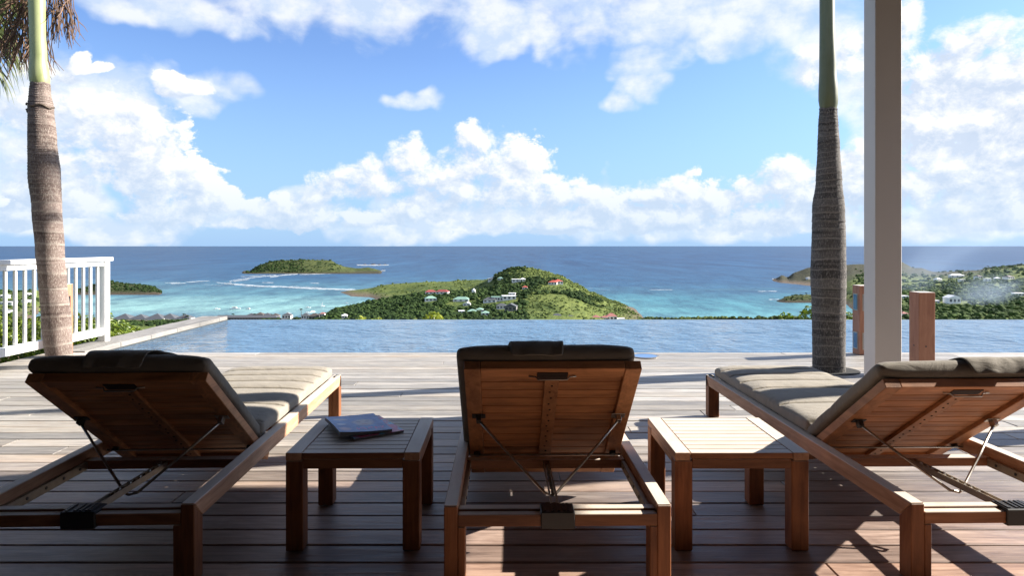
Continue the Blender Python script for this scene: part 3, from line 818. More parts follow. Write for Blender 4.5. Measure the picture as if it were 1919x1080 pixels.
def frond(parent, base, d0, length, droop, mat, seed, leaf=0.62, npair=60, rac=0.016, up=0.6):
    r = random.Random(seed)
    d = Vector(d0).normalized(); p = Vector(base); pts = [p.copy()]
    N = 26
    for i in range(N):
        t = i / N
        d = (d + Vector((0, 0, -1)) * droop * (0.35 + 1.3 * t) / N * 2.2).normalized()
        p = p + d * (length / N); pts.append(p.copy())
    mb = MB().tube(pts, [rac * (1 - 0.85 * i / N) for i in range(N + 1)], 6)
    tints = [0.5] * len(mb.v)
    for i in range(npair):
        t = 0.06 + 0.93 * i / npair
        q = t * N; k_ = min(N - 1, int(q)); c = pts[k_].lerp(pts[k_ + 1], q - k_)
        ax = (pts[k_ + 1] - pts[k_]).normalized()
        side = ax.cross(Vector((0, 0, 1)))
        if side.length < 0.1: side = Vector((0, 1, 0))
        side.normalize(); nrm = side.cross(ax).normalized()
        L0 = leaf * (0.55 + 0.9 * math.sin(math.pi * min(1, t * 0.85 + 0.1)) * 0.6)
        for sd_ in (-1, 1):
            for lay in (0, 1):
                dirv = (side * sd_ * r.uniform(0.7, 1.0) + ax * r.uniform(0.25, 0.7) + nrm * (r.uniform(-0.1, 0.8) if lay else r.uniform(-0.6, 0.1))).normalized()
                L = L0 * r.uniform(0.75, 1.1); wd = r.uniform(0.010, 0.018)
                wv_ = dirv.cross(nrm + Vector((r.uniform(-.5, .5), r.uniform(-.5, .5), 0))).normalized()
                pp = c.copy(); dd = dirv.copy(); vs = []
                for s in range(5):
                    w_ = wd * (1 - (s / 4) ** 1.6) + 0.001
                    vs += [pp - wv_ * w_, pp + wv_ * w_]
                    dd = (dd + Vector((0, 0, -1)) * (0.28 + 0.12 * s) * r.uniform(.7, 1.3)).normalized(); pp = pp + dd * (L / 4)
                mb.add(vs, [(2 * s, 2 * s + 1, 2 * s + 3, 2 * s + 2) for s in range(4)])
                tints += [r.random()] * 10
    me = bpy.data.meshes.new('frond'); me.from_pydata(mb.v, [], mb.f); set_attr(me, 'tint', tints)
    return link('frond', me, mat, parent)

def husks(parent, pts_dirs, seed, n=60):
    r = random.Random(seed); mb = MB(); tints = []
    for (b0, d0, spread, L) in pts_dirs:
        for i in range(n):
            p = Vector(b0) + Vector((r.gauss(0, .05), r.gauss(0, .05), r.gauss(0, .05)))
            d = (Vector(d0) + Vector((r.gauss(0, spread), r.gauss(0, spread), r.gauss(0, spread)))).normalized()
            pts = [p.copy()]
            for s in range(8):
                d = (d + Vector((r.gauss(0, .22), r.gauss(0, .22), -0.22 + r.gauss(0, .15)))).normalized()
                p = p + d * L / 8 * r.uniform(.7, 1.2); pts.append(p.copy())
            k0 = len(mb.v)
            mb.tube(pts, [0.0045] * 4 + [0.0055] * 3 + [0.003, 0.002], 4)
            tints += [r.random()] * (len(mb.v) - k0)
    me = bpy.data.meshes.new('dry_flower_stalk'); me.from_pydata(mb.v, [], mb.f); set_attr(me, 'tint', tints)
    return link('dry_flower_stalk', me, M_husk, parent)

def palm(x, y, tab, z_shaft, ring_sp, mat, label, seed, crown_n=9, extra=None, hz=None):
    o = empty('royal_palm', (x, y, 0)); tag(o, label, 'palm tree', 'royal palms on the terrace')
    r = random.Random(seed)
    zs = []; rad_mod = []; scar = []; tone = []
    z = -0.02
    while z < z_shaft:
        sp = ring_sp(z) * r.uniform(0.8, 1.2)
        lipv = r.uniform(0.0012, 0.0055) * (0.5 if sp > 0.09 else 0.8)
        for f, m_, s_ in ((0.0, -0.5, 1.0), (0.05, 1.0, 0.9), (0.12, 0.8, 0.2), (0.3, 0.25, 0.0), (0.6, -0.05, 0.0), (0.9, -0.35, 0.0), (0.97, -0.5, 0.6)):
            zs.append(min(z + f * sp, z_shaft)); rad_mod.append(m_ * lipv); scar.append(s_)
            tone.append(None)
        rt_ = r.random() ** 0.8
        tone[-7:] = [rt_] * 7
        z += sp
    NS = 44; vs = []; sc = []; tn_ = [t_ for t_ in tone for _ in range(44)]
    for zz, rm, s_ in zip(zs, rad_mod, scar):
        xo, rd = interp(tab, zz)
        for j in range(NS):
            a = 2 * math.pi * j / NS
            wz = mnoise.noise(Vector((math.cos(a) * 1.3, math.sin(a) * 1.3, zz * 2 + seed))) * 0.014
            rn = rd + rm * (0.75 + 0.5 * mnoise.noise(Vector((math.cos(a) * 3, math.sin(a) * 3, zz * 9 + seed)))) + 0.004 * mnoise.noise(Vector((math.cos(a) * 2, math.sin(a) * 2, zz * 3)))
            vs.append((xo + rn * math.cos(a), rn * math.sin(a), zz + wz)); sc.append(max(0, s_ + r.uniform(-.2, .2)))
    M = len(zs)
    fs = [(i * NS + j, i * NS + (j + 1) % NS, (i + 1) * NS + (j + 1) % NS, (i + 1) * NS + j) for i in range(M - 1) for j in range(NS)]
    me = bpy.data.meshes.new('trunk'); me.from_pydata(vs, [], fs); set_attr(me, 'scar', sc); set_attr(me, 'ringtone', tn_)
    link('trunk', me, mat, o, smooth=True)
    # crownshaft
    vs = []; zt = tab[-1][0]; K = 60
    for i in range(K + 1):
        zz = z_shaft - 0.01 + (zt - z_shaft + 0.01) * i / K
        xo, rd = interp(tab, zz)
        if i == 0: rd *= 0.93
        for j in range(NS):
            a = 2 * math.pi * j / NS
            rn = rd * (1 + 0.03 * mnoise.noise(Vector((math.cos(a) * 1.5, math.sin(a) * 1.5, zz * 1.2 + seed))))
            vs.append((xo + rn * math.cos(a), rn * math.sin(a), zz))
    fs = [(i * NS + j, i * NS + (j + 1) % NS, (i + 1) * NS + (j + 1) % NS, (i + 1) * NS + j) for i in range(K) for j in range(NS)]
    MB().add(vs, fs).build('crownshaft', M_shaft if x < 0 else M_shaft2, o, smooth=True)
    # torn leaf-base rim
    if hz:
        mb = MB()
        for zz, a0, a1 in hz:
            xo, rd = interp(tab, zz)
            pts = []
            for i in range(14):
                a = a0 + (a1 - a0) * i / 13
                pts.append((xo + (rd + 0.008 + r.uniform(0, .004)) * math.cos(a), (rd + 0.008) * math.sin(a), zz + 0.012 * math.sin(i * 1.1) - 0.02 * i / 13))
            mb.tube(pts, [0.006 + r.uniform(0, .004) for _ in pts], 5)
        mb.build('torn_leaf_base', plain('torn_bark', (0.10, 0.075, 0.055), 0.9, nscale=20, namp=.4), o)
    xt = tab[-1][1]
    for i in range(crown_n):
        a = 2 * math.pi * (i + 0.3 * r.random()) / crown_n + seed
        upv = r.uniform(0.9, 1.8)
        frond(o, (xt, 0, zt - 0.05), (math.cos(a), math.sin(a), upv), r.uniform(2.2, 2.7), 0.75, M_frond, seed * 50 + i)
    if extra: extra(o, xt, zt)
    return o

def PX(tab, s, xc):
    out = []
    for (y_, l_, r_) in tab:
        out.append((CAMZ - (y_ - HOR) / s, ((l_ + r_) / 2 - xc) / s, (r_ - l_) / 2 / s * math.cos(math.atan((xc - 960) / FPX))))
    return sorted(out)
# measured trunk outlines: (height row, left edge, right edge)
tl = PX([(690, 87, 137), (600, 78, 135), (520, 72, 126), (470, 66.5, 122.5), (392, 59.5, 118), (326, 53, 115), (261, 52, 108), (204, 53, 102), (170, 55.5, 96), (158, 57, 95), (148, 54.5, 95), (140, 54, 94), (109, 56, 89.5), (60, 55, 87), (0, 53, 86), (-70, 54, 85), (-160, 56, 84), (-240, 57, 84)], 205.0, 112)
def left_extra(o, xt, zt):
    frond(o, (xt - 0.05, 0.12, zt - 0.45), (-0.75, 0.25, 0.35), 2.2, 1.75, M_frond, 901, leaf=0.62, npair=64)
    frond(o, (xt - 0.12, 0.2, zt - 0.45), (-0.85, 0.5, 0.35), 1.9, 2.2, M_frond, 902, leaf=0.6, npair=56)
    husks(o, [((xt - 0.16, 0.20, 3.30), (-0.35, 0.1, -0.9), 0.22, 0.62), ((xt - 0.28, 0.2, 3.42), (-0.5, 0.1, -0.8), 0.25, 0.7), ((xt + 0.07, 0.2, 3.52), (0.0, 0.1, -1.0), 0.08, 0.50)], 5, 48)
palm(-4.137, 5.96, tl, CAMZ - (156 - HOR) / 205.0, lambda z: 0.125 if z < 0.9 else max(0.022, 0.125 - (z - 0.9) * 0.105),
     trunk_mat('ringed_palm_trunk_left', (0.085, 0.055, 0.047), (0.20, 0.15, 0.13), (0.40, 0.35, 0.30)),
     'ringed royal palm trunk by the white railing, a drooping frond on its left', 4, 9, left_extra, hz=[(2.38, -2.6, 0.3), (2.35, 2.6, 3.6)])
trr = PX([(700, 1522, 1586), (670, 1522, 1585.5), (596, 1522, 1586), (518, 1519, 1587), (470, 1520, 1586), (392, 1522, 1584.5), (339, 1529, 1579), (278, 1532, 1575), (235, 1534, 1572), (208, 1536, 1570), (200, 1536, 1570.5), (190, 1534, 1572), (175, 1534, 1571.5), (130, 1535.5, 1568), (43, 1536, 1565), (0, 1536, 1565), (-70, 1537, 1563), (-200, 1539, 1562), (-330, 1540, 1561)], 212.7, 1555)
palm(2.797, 5.745, trr, CAMZ - (203 - HOR) / 212.7, lambda z: 0.078 if z < 1.1 else max(0.028, 0.078 - (z - 1.1) * 0.045),
     trunk_mat('ringed_palm_trunk_right', (0.040, 0.036, 0.034), (0.11, 0.10, 0.092), (0.27, 0.245, 0.22)),  # greys darkened to put the backlit shade into the trunk colour
     'backlit grey royal palm trunk growing through the deck beside the cream post', 8, 9)
hole = empty('palm_planting_hole', (2.83, 5.745, 0.0)); tag(hole, kind='structure')
MB().tube([(0, 0, 0.0035), (0, 0, 0.0045)], 0.215, 36).build('hole_disc', M_hole_shade, hole)  # near-black disc lying on the boards paints the dark of the hole
h2 = empty('palm_planting_hole', (-4.13, 5.96, 0.0)); tag(h2, kind='structure')
MB().tube([(0, 0, 0.0035), (0, 0, 0.0045)], 0.18, 36).build('hole_disc', M_hole_shade, h2)

# ------------------------------------------------------------------ leafy shrubs
M_hedge = leaf_mat('hedge_leaf', (0.03, 0.075, 0.008), (0.24, 0.30, 0.03), 0.35, 0.4)
M_lime = leaf_mat('lime_leaf', (0.16, 0.22, 0.02), (0.50, 0.52, 0.08), 0.4, 0.4)
M_twig = plain('twig', (0.10, 0.07, 0.045), 0.9)
def leafball(r, n, rx, ry, rz_, leaf, aspect=0.5, hemi=False):
    vs = []; fs = []; tint = []
    for i in range(n):
        while True:
            p = Vector((r.uniform(-1, 1), r.uniform(-1, 1), r.uniform(-1, 1)))
            if p.length <= 1: break
        k_ = p.length
        p = p.normalized() * (k_ ** 0.35) if k_ > 0 else p
        lump = 1 + 0.28 * mnoise.noise(p * 2.4 + Vector((r.random() * .02, n * .01, rx)))
        c = Vector((p.x * rx, p.y * ry, p.z * rz_)) * lump
        nrm = (p + Vector((r.gauss(0, .5), r.gauss(0, .5), r.gauss(0.3, .5)))).normalized()
        t = nrm.orthogonal().normalized(); a = r.uniform(0, 6.283)
        t = (t * math.cos(a) + nrm.cross(t) * math.sin(a)).normalized(); b_ = nrm.cross(t)
        L = leaf * r.uniform(.7, 1.25); W_ = L * aspect
        k0 = len(vs)
        cu = nrm * L * 0.12
        vs += [c - t * L / 2, c - b_ * W_ / 2 + cu * .5, c + t * L / 2 - cu, c + b_ * W_ / 2 + cu * .5]
        fs += [(k0, k0 + 1, k0 + 2, k0 + 3)]
        tint += [min(1, max(0, r.gauss(0.45, .25)))] * 4
    return vs, fs, tint
def shrub(name, loc, size, n, leaf, mat, label, group, seed):
    r = random.Random(seed)
    o = empty(name, loc); tag(o, label, 'shrub', group)
    vs, fs, ti = leafball(r, n, size[0], size[1], size[2], leaf)
    me = bpy.data.meshes.new('foliage'); me.from_pydata([tuple(v) for v in vs], [], fs); set_attr(me, 'tint', ti)
    f = link('foliage', me, mat, o); tag(f, kind='stuff')
    mb = MB()
    for i in range(7):
        a = r.uniform(0, 6.28)
        mb.tube([(0, 0, -size[2] * 1.0 - 0.2), (math.cos(a) * size[0] * .3, math.sin(a) * size[1] * .3, -size[2] * .2), (math.cos(a) * size[0] * .7, math.sin(a) * size[1] * .7, size[2] * .45)], [0.016, 0.011, 0.005], 5)
    mb.build('stem', M_twig, o)
    return o
hl = [(-5.30, 5.1, .08, .55), (-5.25, 5.85, -.05, .50), (-5.35, 6.55, -.02, .52), (-6.1, 6.3, .12, .55), (-5.25, 7.20, -.03, .50), (-6.0, 7.3, .10, .5), (-5.22, 7.85, -.10, .46), (-5.30, 8.45, -.13, .44), (-5.35, 9.0, -.22, .36), (-5.95, 8.5, -.10, .48), (-6.8, 6.9, 0.12, .55), (-5.1, 6.2, -.28, .35), (-5.08, 7.5, -.28, .33)]
names = ['rounded green hedge shrub behind the railing, nearest the left frame edge', 'low green shrub under the bottom rail of the railing', 'glossy green shrub seen between the balusters left of the palm', 'taller green shrub standing behind the front shrubs left of the palm',
         'green shrub seen between palm trunk and railing end post', 'green shrub rising behind the balusters next to the end post', 'bright green shrub just right of the railing end post', 'bright green shrub spreading along the pale pool coping', 'smallest shrub at the far end of the row along the coping',
         'shrub at the back of the row, in front of the grey bungalow roofs', 'shrub farthest left beyond the railing, highest of the row', 'leafy sprigs below the railing at the deck edge', 'low sprigs at the foot of the railing end post']
for i, (x, y, z, s) in enumerate(hl):
    shrub('shrub', (x, y, z - 0.12), (s * .95, s * .9, s), 2600, 0.062, M_hedge, names[i], 'shrubs along the left edge of the terrace', 100 + i)
for i, (x, y, z, sx, sz, n_, mt, nm) in enumerate([
        (-2.42, 20, -1.26, .30, .33, 420, M_lime, 'yellow-green bush top just beyond the pool edge, below the green roofed house'),
        (-4.62, 20, -1.36, .18, .28, 160, M_lime, 'small yellow-green sprig beyond the pool edge, left of the larger one'),
        (-4.15, 20, -1.42, .36, .30, 240, M_lime, 'thin line of lime leaves peeping over the pool edge'),
        (9.45, 20, -1.28, .62, .62, 900, M_hedge, 'large leaved bush beyond the pool, beside the right palm trunk'),
        (8.43, 20, -1.34, .28, .38, 260, M_hedge, 'small leafy tuft beyond the pool, left of the large leaved bush'),
        (10.35, 20, -1.34, .26, .38, 240, M_hedge, 'small bush beyond the pool between the palm trunk and the bollard')]):
    shrub('shrub', (x, y, z), (sx, sx, sz), n_, 0.15, mt, nm, 'shrubs beyond the far edge of the pool', 200 + i)
# ================================================================== THE BAY
SEA = 81.0                       # camera height above the sea
ZS = CAMZ - SEA
def E(y, D): return SEA - (y - HOR) * D / FPX

def sea_mat():
    m, g, p, out = newmat('sea_water')
    ge = g.n('ShaderNodeNewGeometry'); pos = ge.outputs['Position']
    x, y, z = g.xyz(pos)
    lowf = g.noise(g.mapping(pos, (0.0016, 0.0042, 0)), 1.0, 5, 0.6, 0.8)
    lf2 = g.noise(g.mapping(pos, (0.006, 0.022, 0)), 1.0, 5, 0.62, 0.6)
    inv = g.m('DIVIDE', 99000.0, g.m('MAXIMUM', y, 300.0))        # sinks as 1/distance: depth bands
    bandv = g.m('ADD', inv, g.m('ADD', g.m('MULTIPLY', g.m('SUBTRACT', lowf, 0.5), 26.0), g.m('MULTIPLY', g.m('SUBTRACT', lf2, 0.5), 22.0)))
    left = g.map(x, -150.0, 250.0, 1, 0, smooth=True)
    cl = g.ramp(g.map(bandv, 0, 160), [(0.0, (0.016, 0.060, 0.135)), (0.14, (0.014, 0.062, 0.145)), (0.38, (0.020, 0.085, 0.170)), (0.47, (0.040, 0.130, 0.195)), (0.58, (0.070, 0.195, 0.245)), (0.66, (0.14, 0.31, 0.33)), (0.75, (0.165, 0.345, 0.35)), (0.83, (0.10, 0.225, 0.28)), (0.95, (0.10, 0.225, 0.28))])
    cr = g.ramp(g.map(bandv, 0, 160), [(0.0, (0.016, 0.060, 0.135)), (0.14, (0.013, 0.056, 0.135)), (0.45, (0.016, 0.075, 0.155)), (0.54, (0.024, 0.100, 0.165)), (0.62, (0.040, 0.165, 0.22)), (0.74, (0.060, 0.215, 0.26)), (0.86, (0.085, 0.25, 0.285)), (1.0, (0.11, 0.27, 0.30))])
    c = g.mix(left, cr, cl)
    reef = g.m('MULTIPLY', g.map(lf2, 0.56, 0.66, 0, 0.55), g.m('MULTIPLY', g.map(inv, 70, 85), g.map(inv, 140, 120)))
    c = g.mix(reef, c, (0.05, 0.13, 0.16))
    # wind chop
    chop = g.noise(g.mapping(pos, (0.018, 0.0075, 0)), 1.0, 7, 0.75, 0.1)
    chop2 = g.noise(g.mapping(pos, (0.0085, 0.00115, 0)), 1.0, 6, 0.75, 0.0)
    chop = g.mix(g.map(y, 1300, 2600), chop, chop2)
    c = g.mix(g.map(chop, 0.38, 0.62, 0, 1.0), g.mix(1.0, c, (0.62, 0.66, 0.72), 'MULTIPLY'), g.mix(1.0, c, (1.65, 1.55, 1.40), 'MULTIPLY'))
    ws = g.map(g.noise(g.mapping(pos, (0.030, 0.075, 0)), 1.0, 3, 0.7), 0.755, 0.79, 0, 0.7)
    c = g.mix(ws, c, (0.6, 0.65, 0.68))
    c = g.mix(1.0, c, (0.80, 0.72, 0.72), 'MULTIPLY')
    g.l(c, p.inputs['Base Color'])
    p.inputs['Roughness'].default_value = 0.42
    p.inputs['Specular IOR Level'].default_value = 0.24
    b = bump(g, p, g.m('ADD', chop, g.m('MULTIPLY', g.noise(g.mapping(pos, (0.1, 0.25, 0)), 1.0, 4, 0.6), 0.3)), 1.0, 3.0)
    return m
mb = MB()
ys = [250, 500, 700, 1000, 1500, 2500, 5000, 10000, 25000, 60000, 140000]
for i in range(len(ys) - 1):
    y0, y1 = ys[i], ys[i + 1]
    mb.add([(-y0 * 1.6 - 800, y0, ZS), (y0 * 1.6 + 800, y0, ZS), (y1 * 1.6 + 800, y1, ZS), (-y1 * 1.6 - 800, y1, ZS)], [(0, 1, 2, 3)])
sea = mb.build('sea', sea_mat()); tag(sea, kind='structure')

# ------------------------------------------------------------------ land
def ground_mat(name, grass, scrub, rock, rocky=0.3, patch=0.5, dryfar=None):
    m, g, p, out = newmat(name)
    ge = g.n('ShaderNodeNewGeometry'); pos = ge.outputs['Position']
    n1 = g.noise(pos, 0.022, 6, 0.65, 0.5); n2 = g.noise(pos, 0.11, 5, 0.65); n3 = g.noise(pos, 0.5, 3, 0.6)
    c = g.mix(g.map(g.m('ADD', g.m('MULTIPLY', n1, 0.5), g.m('MULTIPLY', n2, 0.5)), 0.5 - patch * 0.12, 0.5 + patch * 0.14), grass, scrub)
    c = g.mix(g.map(n3, 0.35, 0.65, 0, 0.85), c, tuple(x * 0.5 for x in scrub))
    if dryfar:
        df = g.map(g.m('ADD', g.xyz(pos)[1], g.m('MULTIPLY', n1, 200.0)), dryfar - 120, dryfar + 160, 0, 1, smooth=True)
        c = g.mix(df, c, g.mix(n2, (0.036, 0.036, 0.024), (0.070, 0.070, 0.040)))
    z = g.xyz(pos)[2]; nz = g.xyz(ge.outputs['Normal'])[2]
    hgt = g.m('SUBTRACT', z, ZS)
    rk = g.m('MAXIMUM', g.map(g.m('ADD', hgt, g.m('MULTIPLY', n2, 5.0)), 3.0, 7.5, 1, 0), g.m('MULTIPLY', g.map(g.m('ADD', nz, g.m('MULTIPLY', n1, 0.25)), 0.80, 0.98, 1, 0), rocky))
    c = g.mix(rk, c, g.mix(n2, rock, tuple(x * 0.5 for x in rock)))
    g.l(c, p.inputs['Base Color']); p.inputs['Roughness'].default_value = 0.95; p.inputs['Specular IOR Level'].default_value = 0.1
    bump(g, p, g.m('ADD', n2, n3), 0.8, 1.5)
    return m
GR, SCB, RK = (0.195, 0.225, 0.060), (0.075, 0.110, 0.030), (0.17, 0.13, 0.10)

class Land:
    def __init__(s, name, cols, mat, noise_amp=1.2, nx=160, sub=7, seed=0):
        s.cols = sorted(cols, key=lambda c: c[0]); s.seed = seed; s.amp = noise_amp
        s.nr = len(s.cols[0][1])
        xs = np.linspace(s.cols[0][0], s.cols[-1][0], nx)
        vs = []; nrow = (s.nr - 1) * sub + 1
        for x in xs:
            for k_ in range(nrow):
                D, e = s.at(x, k_ / sub)
                X = (x - 960) / FPX * D
                vs.append((X, D, ZS + e))
        fs = []
        for i in range(nx - 1):
            for k_ in range(nrow - 1):
                a = i * nrow + k_
                fs.append((a, a + nrow, a + nrow + 1, a + 1))
        me = bpy.data.meshes.new(name); me.from_pydata(vs, [], fs)
        s.o = link(name, me, mat, None, smooth=True); tag(s.o, kind='structure')
    def base(s, x, t):
        c = s.cols
        x = min(max(x, c[0][0]), c[-1][0])
        for (x0, r0), (x1, r1) in zip(c, c[1:]):
            if x <= x1: break
        u = (x - x0) / (x1 - x0); u = u * u * (3 - 2 * u) * .5 + u * .5
        k_ = min(s.nr - 2, int(t)); f = t - k_
        def row(k2): return [r0[k2][i] + (r1[k2][i] - r0[k2][i]) * u for i in (0, 1)]
        a, b_ = row(k_), row(k_ + 1)
        pm, pp = row(max(0, k_ - 1)), row(min(s.nr - 1, k_ + 2))
        D = a[0] + (b_[0] - a[0]) * f
        # damped catmull-rom on the height
        m0 = (b_[1] - pm[1]) * 0.35; m1 = (pp[1] - a[1]) * 0.35
        e = (2 * f ** 3 - 3 * f ** 2 + 1) * a[1] + (f ** 3 - 2 * f ** 2 + f) * m0 + (-2 * f ** 3 + 3 * f ** 2) * b_[1] + (f ** 3 - f ** 2) * m1
        return D, e
    def at(s, x, t):
        D, e = s.base(x, t)
        X = (x - 960) / FPX * D
        n = mnoise.fractal(Vector((X * 0.018, D * 0.018, s.seed)), 0.9, 2.2, 4)
        fade = min(1, max(0, (e + 1) / 8))
        return D, e + n * s.amp * fade
    def hit(s, x, y, t0=0.0):
        t = t0
        while t < s.nr - 1:
            D, e = s.at(x, t)
            if e > 0.3 and HOR + (SEA - e) * FPX / D <= y: return (x - 960) / FPX * D, D, ZS + e
            t += 0.02
        return None

M_land = ground_mat('green_hill_ground', GR, SCB, RK)
M_dry = ground_mat('dry_headland_ground', (0.15, 0.14, 0.085), (0.075, 0.085, 0.045), (0.13, 0.11, 0.09), 0.6)
M_right = ground_mat('right_hill_ground', GR, SCB, RK, dryfar=1330)
M_islet = ground_mat('dark_islet_ground', (0.075, 0.085, 0.035), (0.035, 0.050, 0.020), (0.10, 0.075, 0.06), 0.8)
M_isl = ground_mat('island_ground', (0.125, 0.14, 0.045), (0.045, 0.065, 0.024), (0.07, 0.055, 0.045), 0.9, 0.7)

Dc = [430, 600, 700, 790, 880, 960, 1060, 1145, 1200]
def col(x, es, Ds=None): return (x, list(zip(Ds or Dc, es)))
D2 = [430, 600, 700, 790, 850, 900, 940, 975, 1080]
D3 = [430, 600, 700, 760, 810, 850, 880, 905, 960]
main = Land('peninsula_hill', [
    col(-500, [20, 5, 3, -4, -4, -4, -4, -4, -5]), col(100, [20, 6, 2, -4, -4, -4, -4, -4, -5]), col(560, [20, 8, 2, -4, -4, -4, -4, -4, -5]),
    col(600, [20, 9, 4, -2, -3, -4, -4, -4, -5]), col(640, [22, 10, 7, 3.5, -3, -3, -2, E(547.5, 1145), -5]), col(660, [22, 11, 8, 6.5, -2, -3, .5, E(544, 1145), -5]),
    col(690, [24, 12, 9, 8.5, 5, -3, 1.5, E(540, 1145), -5]), col(720, [24, 13, 10, 10, 8, 3, 5, E(534, 1145), -4]), col(760, [24, 14, 11, 13, 12, 8, 9, E(531, 1145), -4]),
    col(800, [24, 14, 12, 16, 16, 14, 16, E(529, 1145), -4]), col(870, [24, 14, 12, 19, 18, 17, 19, E(526, 1145), -4]),
    col(915, [24, 14, 14, 20, 21, 22, 24, E(524, 1120), -4], [430, 600, 700, 790, 870, 940, 1030, 1110, 1180]),
    col(935, [24, 14, 15, 22, 26, 30, 34, E(513, 985), -4], D2), col(960, [24, 14, 16, 25, 30, 36, 42, E(505, 975), -4], D2),
    col(985, [24, 14, 17, 27, 33, 39, 45, E(503.5, 975), -4], D2), col(1010, [24, 13, 18, 29, 35, 39, 43, E(508, 965), -4], D2),
    col(1050, [24, 11, 18, 29, 34, 37, 37, E(519, 940), -4], [430, 600, 700, 790, 840, 880, 910, 940, 1050]),
    col(1080, [24, 10, 15, 23, 26, 27, 27.5, E(532, 920), -4], D3), col(1110, [24, 8, 10, 13, 15, 15.5, 16, E(550, 905), -4], D3),
    col(1150, [26, 6, 5, 6, 6, 5.5, 5, 4, -4], D3), col(1188, [30, 5, 3, 2.5, 1, 0, -2, -3, -4], D3), col(1215, [32.5, 5, 1, -2, -4, -4, -4, -4, -5], D3), col(1330, [33, 5, 0, -3, -4, -4, -4, -4, -5], D3),
    col(1600, [33, 5, 0, -3, -4, -4, -4, -4, -5], D3)], M_land, 1.6, 260, 9, 1.3)

DR = [430, 560, 650, 750, 870, 1000, 1200, 1400, 1550, 1750]
right = Land('right_hillside', [
    col(1440, [-8, -8, -6, -5, -5, -5, -5, -4, -3, -5], DR), col(1455, [-8, -8, -6, -5, -5, -5, -5, -3, 2.5, -5], DR), col(1466, [-8, -8, -6, -5, -5, -5, -5, -1, E(516, 1550), -5], DR), col(1476, [-8, -8, -6, -5, -5, -5, -5, 0, E(520, 1550), -5], DR),
    col(1490, [-8, -8, -6, -5, -5, -5, -4, 1, E(510, 1550), -5], DR), col(1520, [-8, -8, -6, -5, -5, -4, -3, 4, E(501, 1550), -5], DR),
    col(1575, [-5, -8, -6, -5, -4, 1, 10, 18, E(498, 1550), -5], DR), col(1600, [31, 5, 0, -2, 2, 11, 18, 24, E(496, 1550), -5], DR),
    col(1640, [28, 9, 9, 10, 12, 15, 22, 28, E(496, 1550), -5], DR), col(1690, [26, 10, 12, 14, 16, 18, 24, 30, E(491, 1550), -5], DR),
    col(1700, [26, 10, 12, 14, 16, 18, 23, 28, E(497, 1550), -5], DR), col(1712, [26, 10, 12, 14, 16, 18, 22, 27, E(504, 1550), -5], DR), col(1726, [26, 10, 12, 14, 16, 18, 22, 26, E(503, 1550), -5], DR),
    col(1750, [26, 10, 13, 15, 17, 19, 21, 22, E(510, 1550), -5], DR), col(1790, [26, 10, 13, 16, 18, 20, 22, 24, 18, -5], DR), col(1830, [26, 11, 14, 17, 20, 23, 28, E(507, 1400), 20, -5], DR),
    col(1850, [26, 11, 15, 18, 21, 26, 35, E(503, 1400), 20, -5], DR), col(1880, [26, 12, 15, 18, 22, 27, 38, 35, 20, -5], DR), col(1919, [26, 12, 16, 20, 24, 30, 43, 38, 20, -5], DR),
    col(2150, [26, 14, 20, 26, 32, 40, 52, 50, 30, -5], DR)], M_right, 1.8, 170, 9, 4.4)
DH = [1150, 1230, 1330, 1420, 1500]

spit = Land('small_headland', [col(1452, [-5, -3, -1, -3, -5], [905, 930, 955, 985, 1030]), col(1462, [-4, -.5, 2.0, -1, -5], [905, 930, 955, 985, 1030]), col(1475, [-4, .6, E(556, 955), 3, -5], [905, 930, 955, 985, 1030]),
    col(1500, [-4, 1, E(553, 955), 5, -5], [905, 930, 955, 985, 1030]), col(1600, [-4, 1, E(552, 955), 7, 2], [905, 930, 955, 985, 1030])], M_isl, 1.0, 50, 8, 7.0)
DI = [1835, 1895, 1945, 2000, 2060, 2300]
island = Land('far_island', [col(450, [-5, -3, -2, -2, -3, -5], DI), col(458, [-5, 0.3, 2, 2.5, 1, -5], DI)] +
    [col(x, [-5, 1.2, 1 + (E(y, 2060) - 1) * .35, 1 + (E(y, 2060) - 1) * .75, E(y, 2060), -5], DI) for x, y in
     [(470, 508.5), (480, 502), (492, 496), (506, 491), (530, 488.5), (570, 487), (610, 488), (622, 489.5), (634, 496), (650, 501)]] +
    [col(x, [-5, 0.8, 2, 4, E(y, 2060), -5], DI) for x, y in [(668, 503), (690, 502), (700, 504), (712, 507)]] + [col(718, [-5, -2, -1, -1, -2, -5], DI)], M_isl, 2.2, 130, 9, 9.0)
DL = [1040, 1082, 1110, 1150, 1200, 1300]
islet = Land('left_islet', [col(135, [-5, -2, -1, -1, -2, -5], DL)] + [col(x, [-5, .8, 1 + E(y, 1150) * .5, E(y, 1150), E(y, 1150) * .6, -5], DL) for x, y in
     [(150, 543), (165, 539), (185, 531), (208, 527), (217, 530), (235, 533), (262, 534.5), (285, 538), (297, 544)]] + [col(306, [-5, -1.5, -.5, -1, -2, -5], DL)], M_islet, 1.4, 60, 8, 11.0)
DF = [560, 640, 700, 790, 870, 960, 1050, 1200]
shore = Land('left_shore', [col(-700, [15, 5, 4, 18, 24, 28, 20, -5], DF), col(-200, [15, 4, 3, 10, 16, 20, 14, -5], DF), col(0, [12, 3, 1.5, 7, 11, 14, E(548, 1050), -5], DF), col(40, [12, 3, 1, 5, 9, 12, 7, -5], DF),
     col(68, [12, 2, -1, 1, 8, E(543, 960), 3, -5], DF), col(86, [12, 2, -3, -3, 1, 4, -2, -5], DF), col(100, [12, 2, -4, -4, -4, -4, -4, -5], DF)], M_land, 1.0, 90, 8, 13.0)
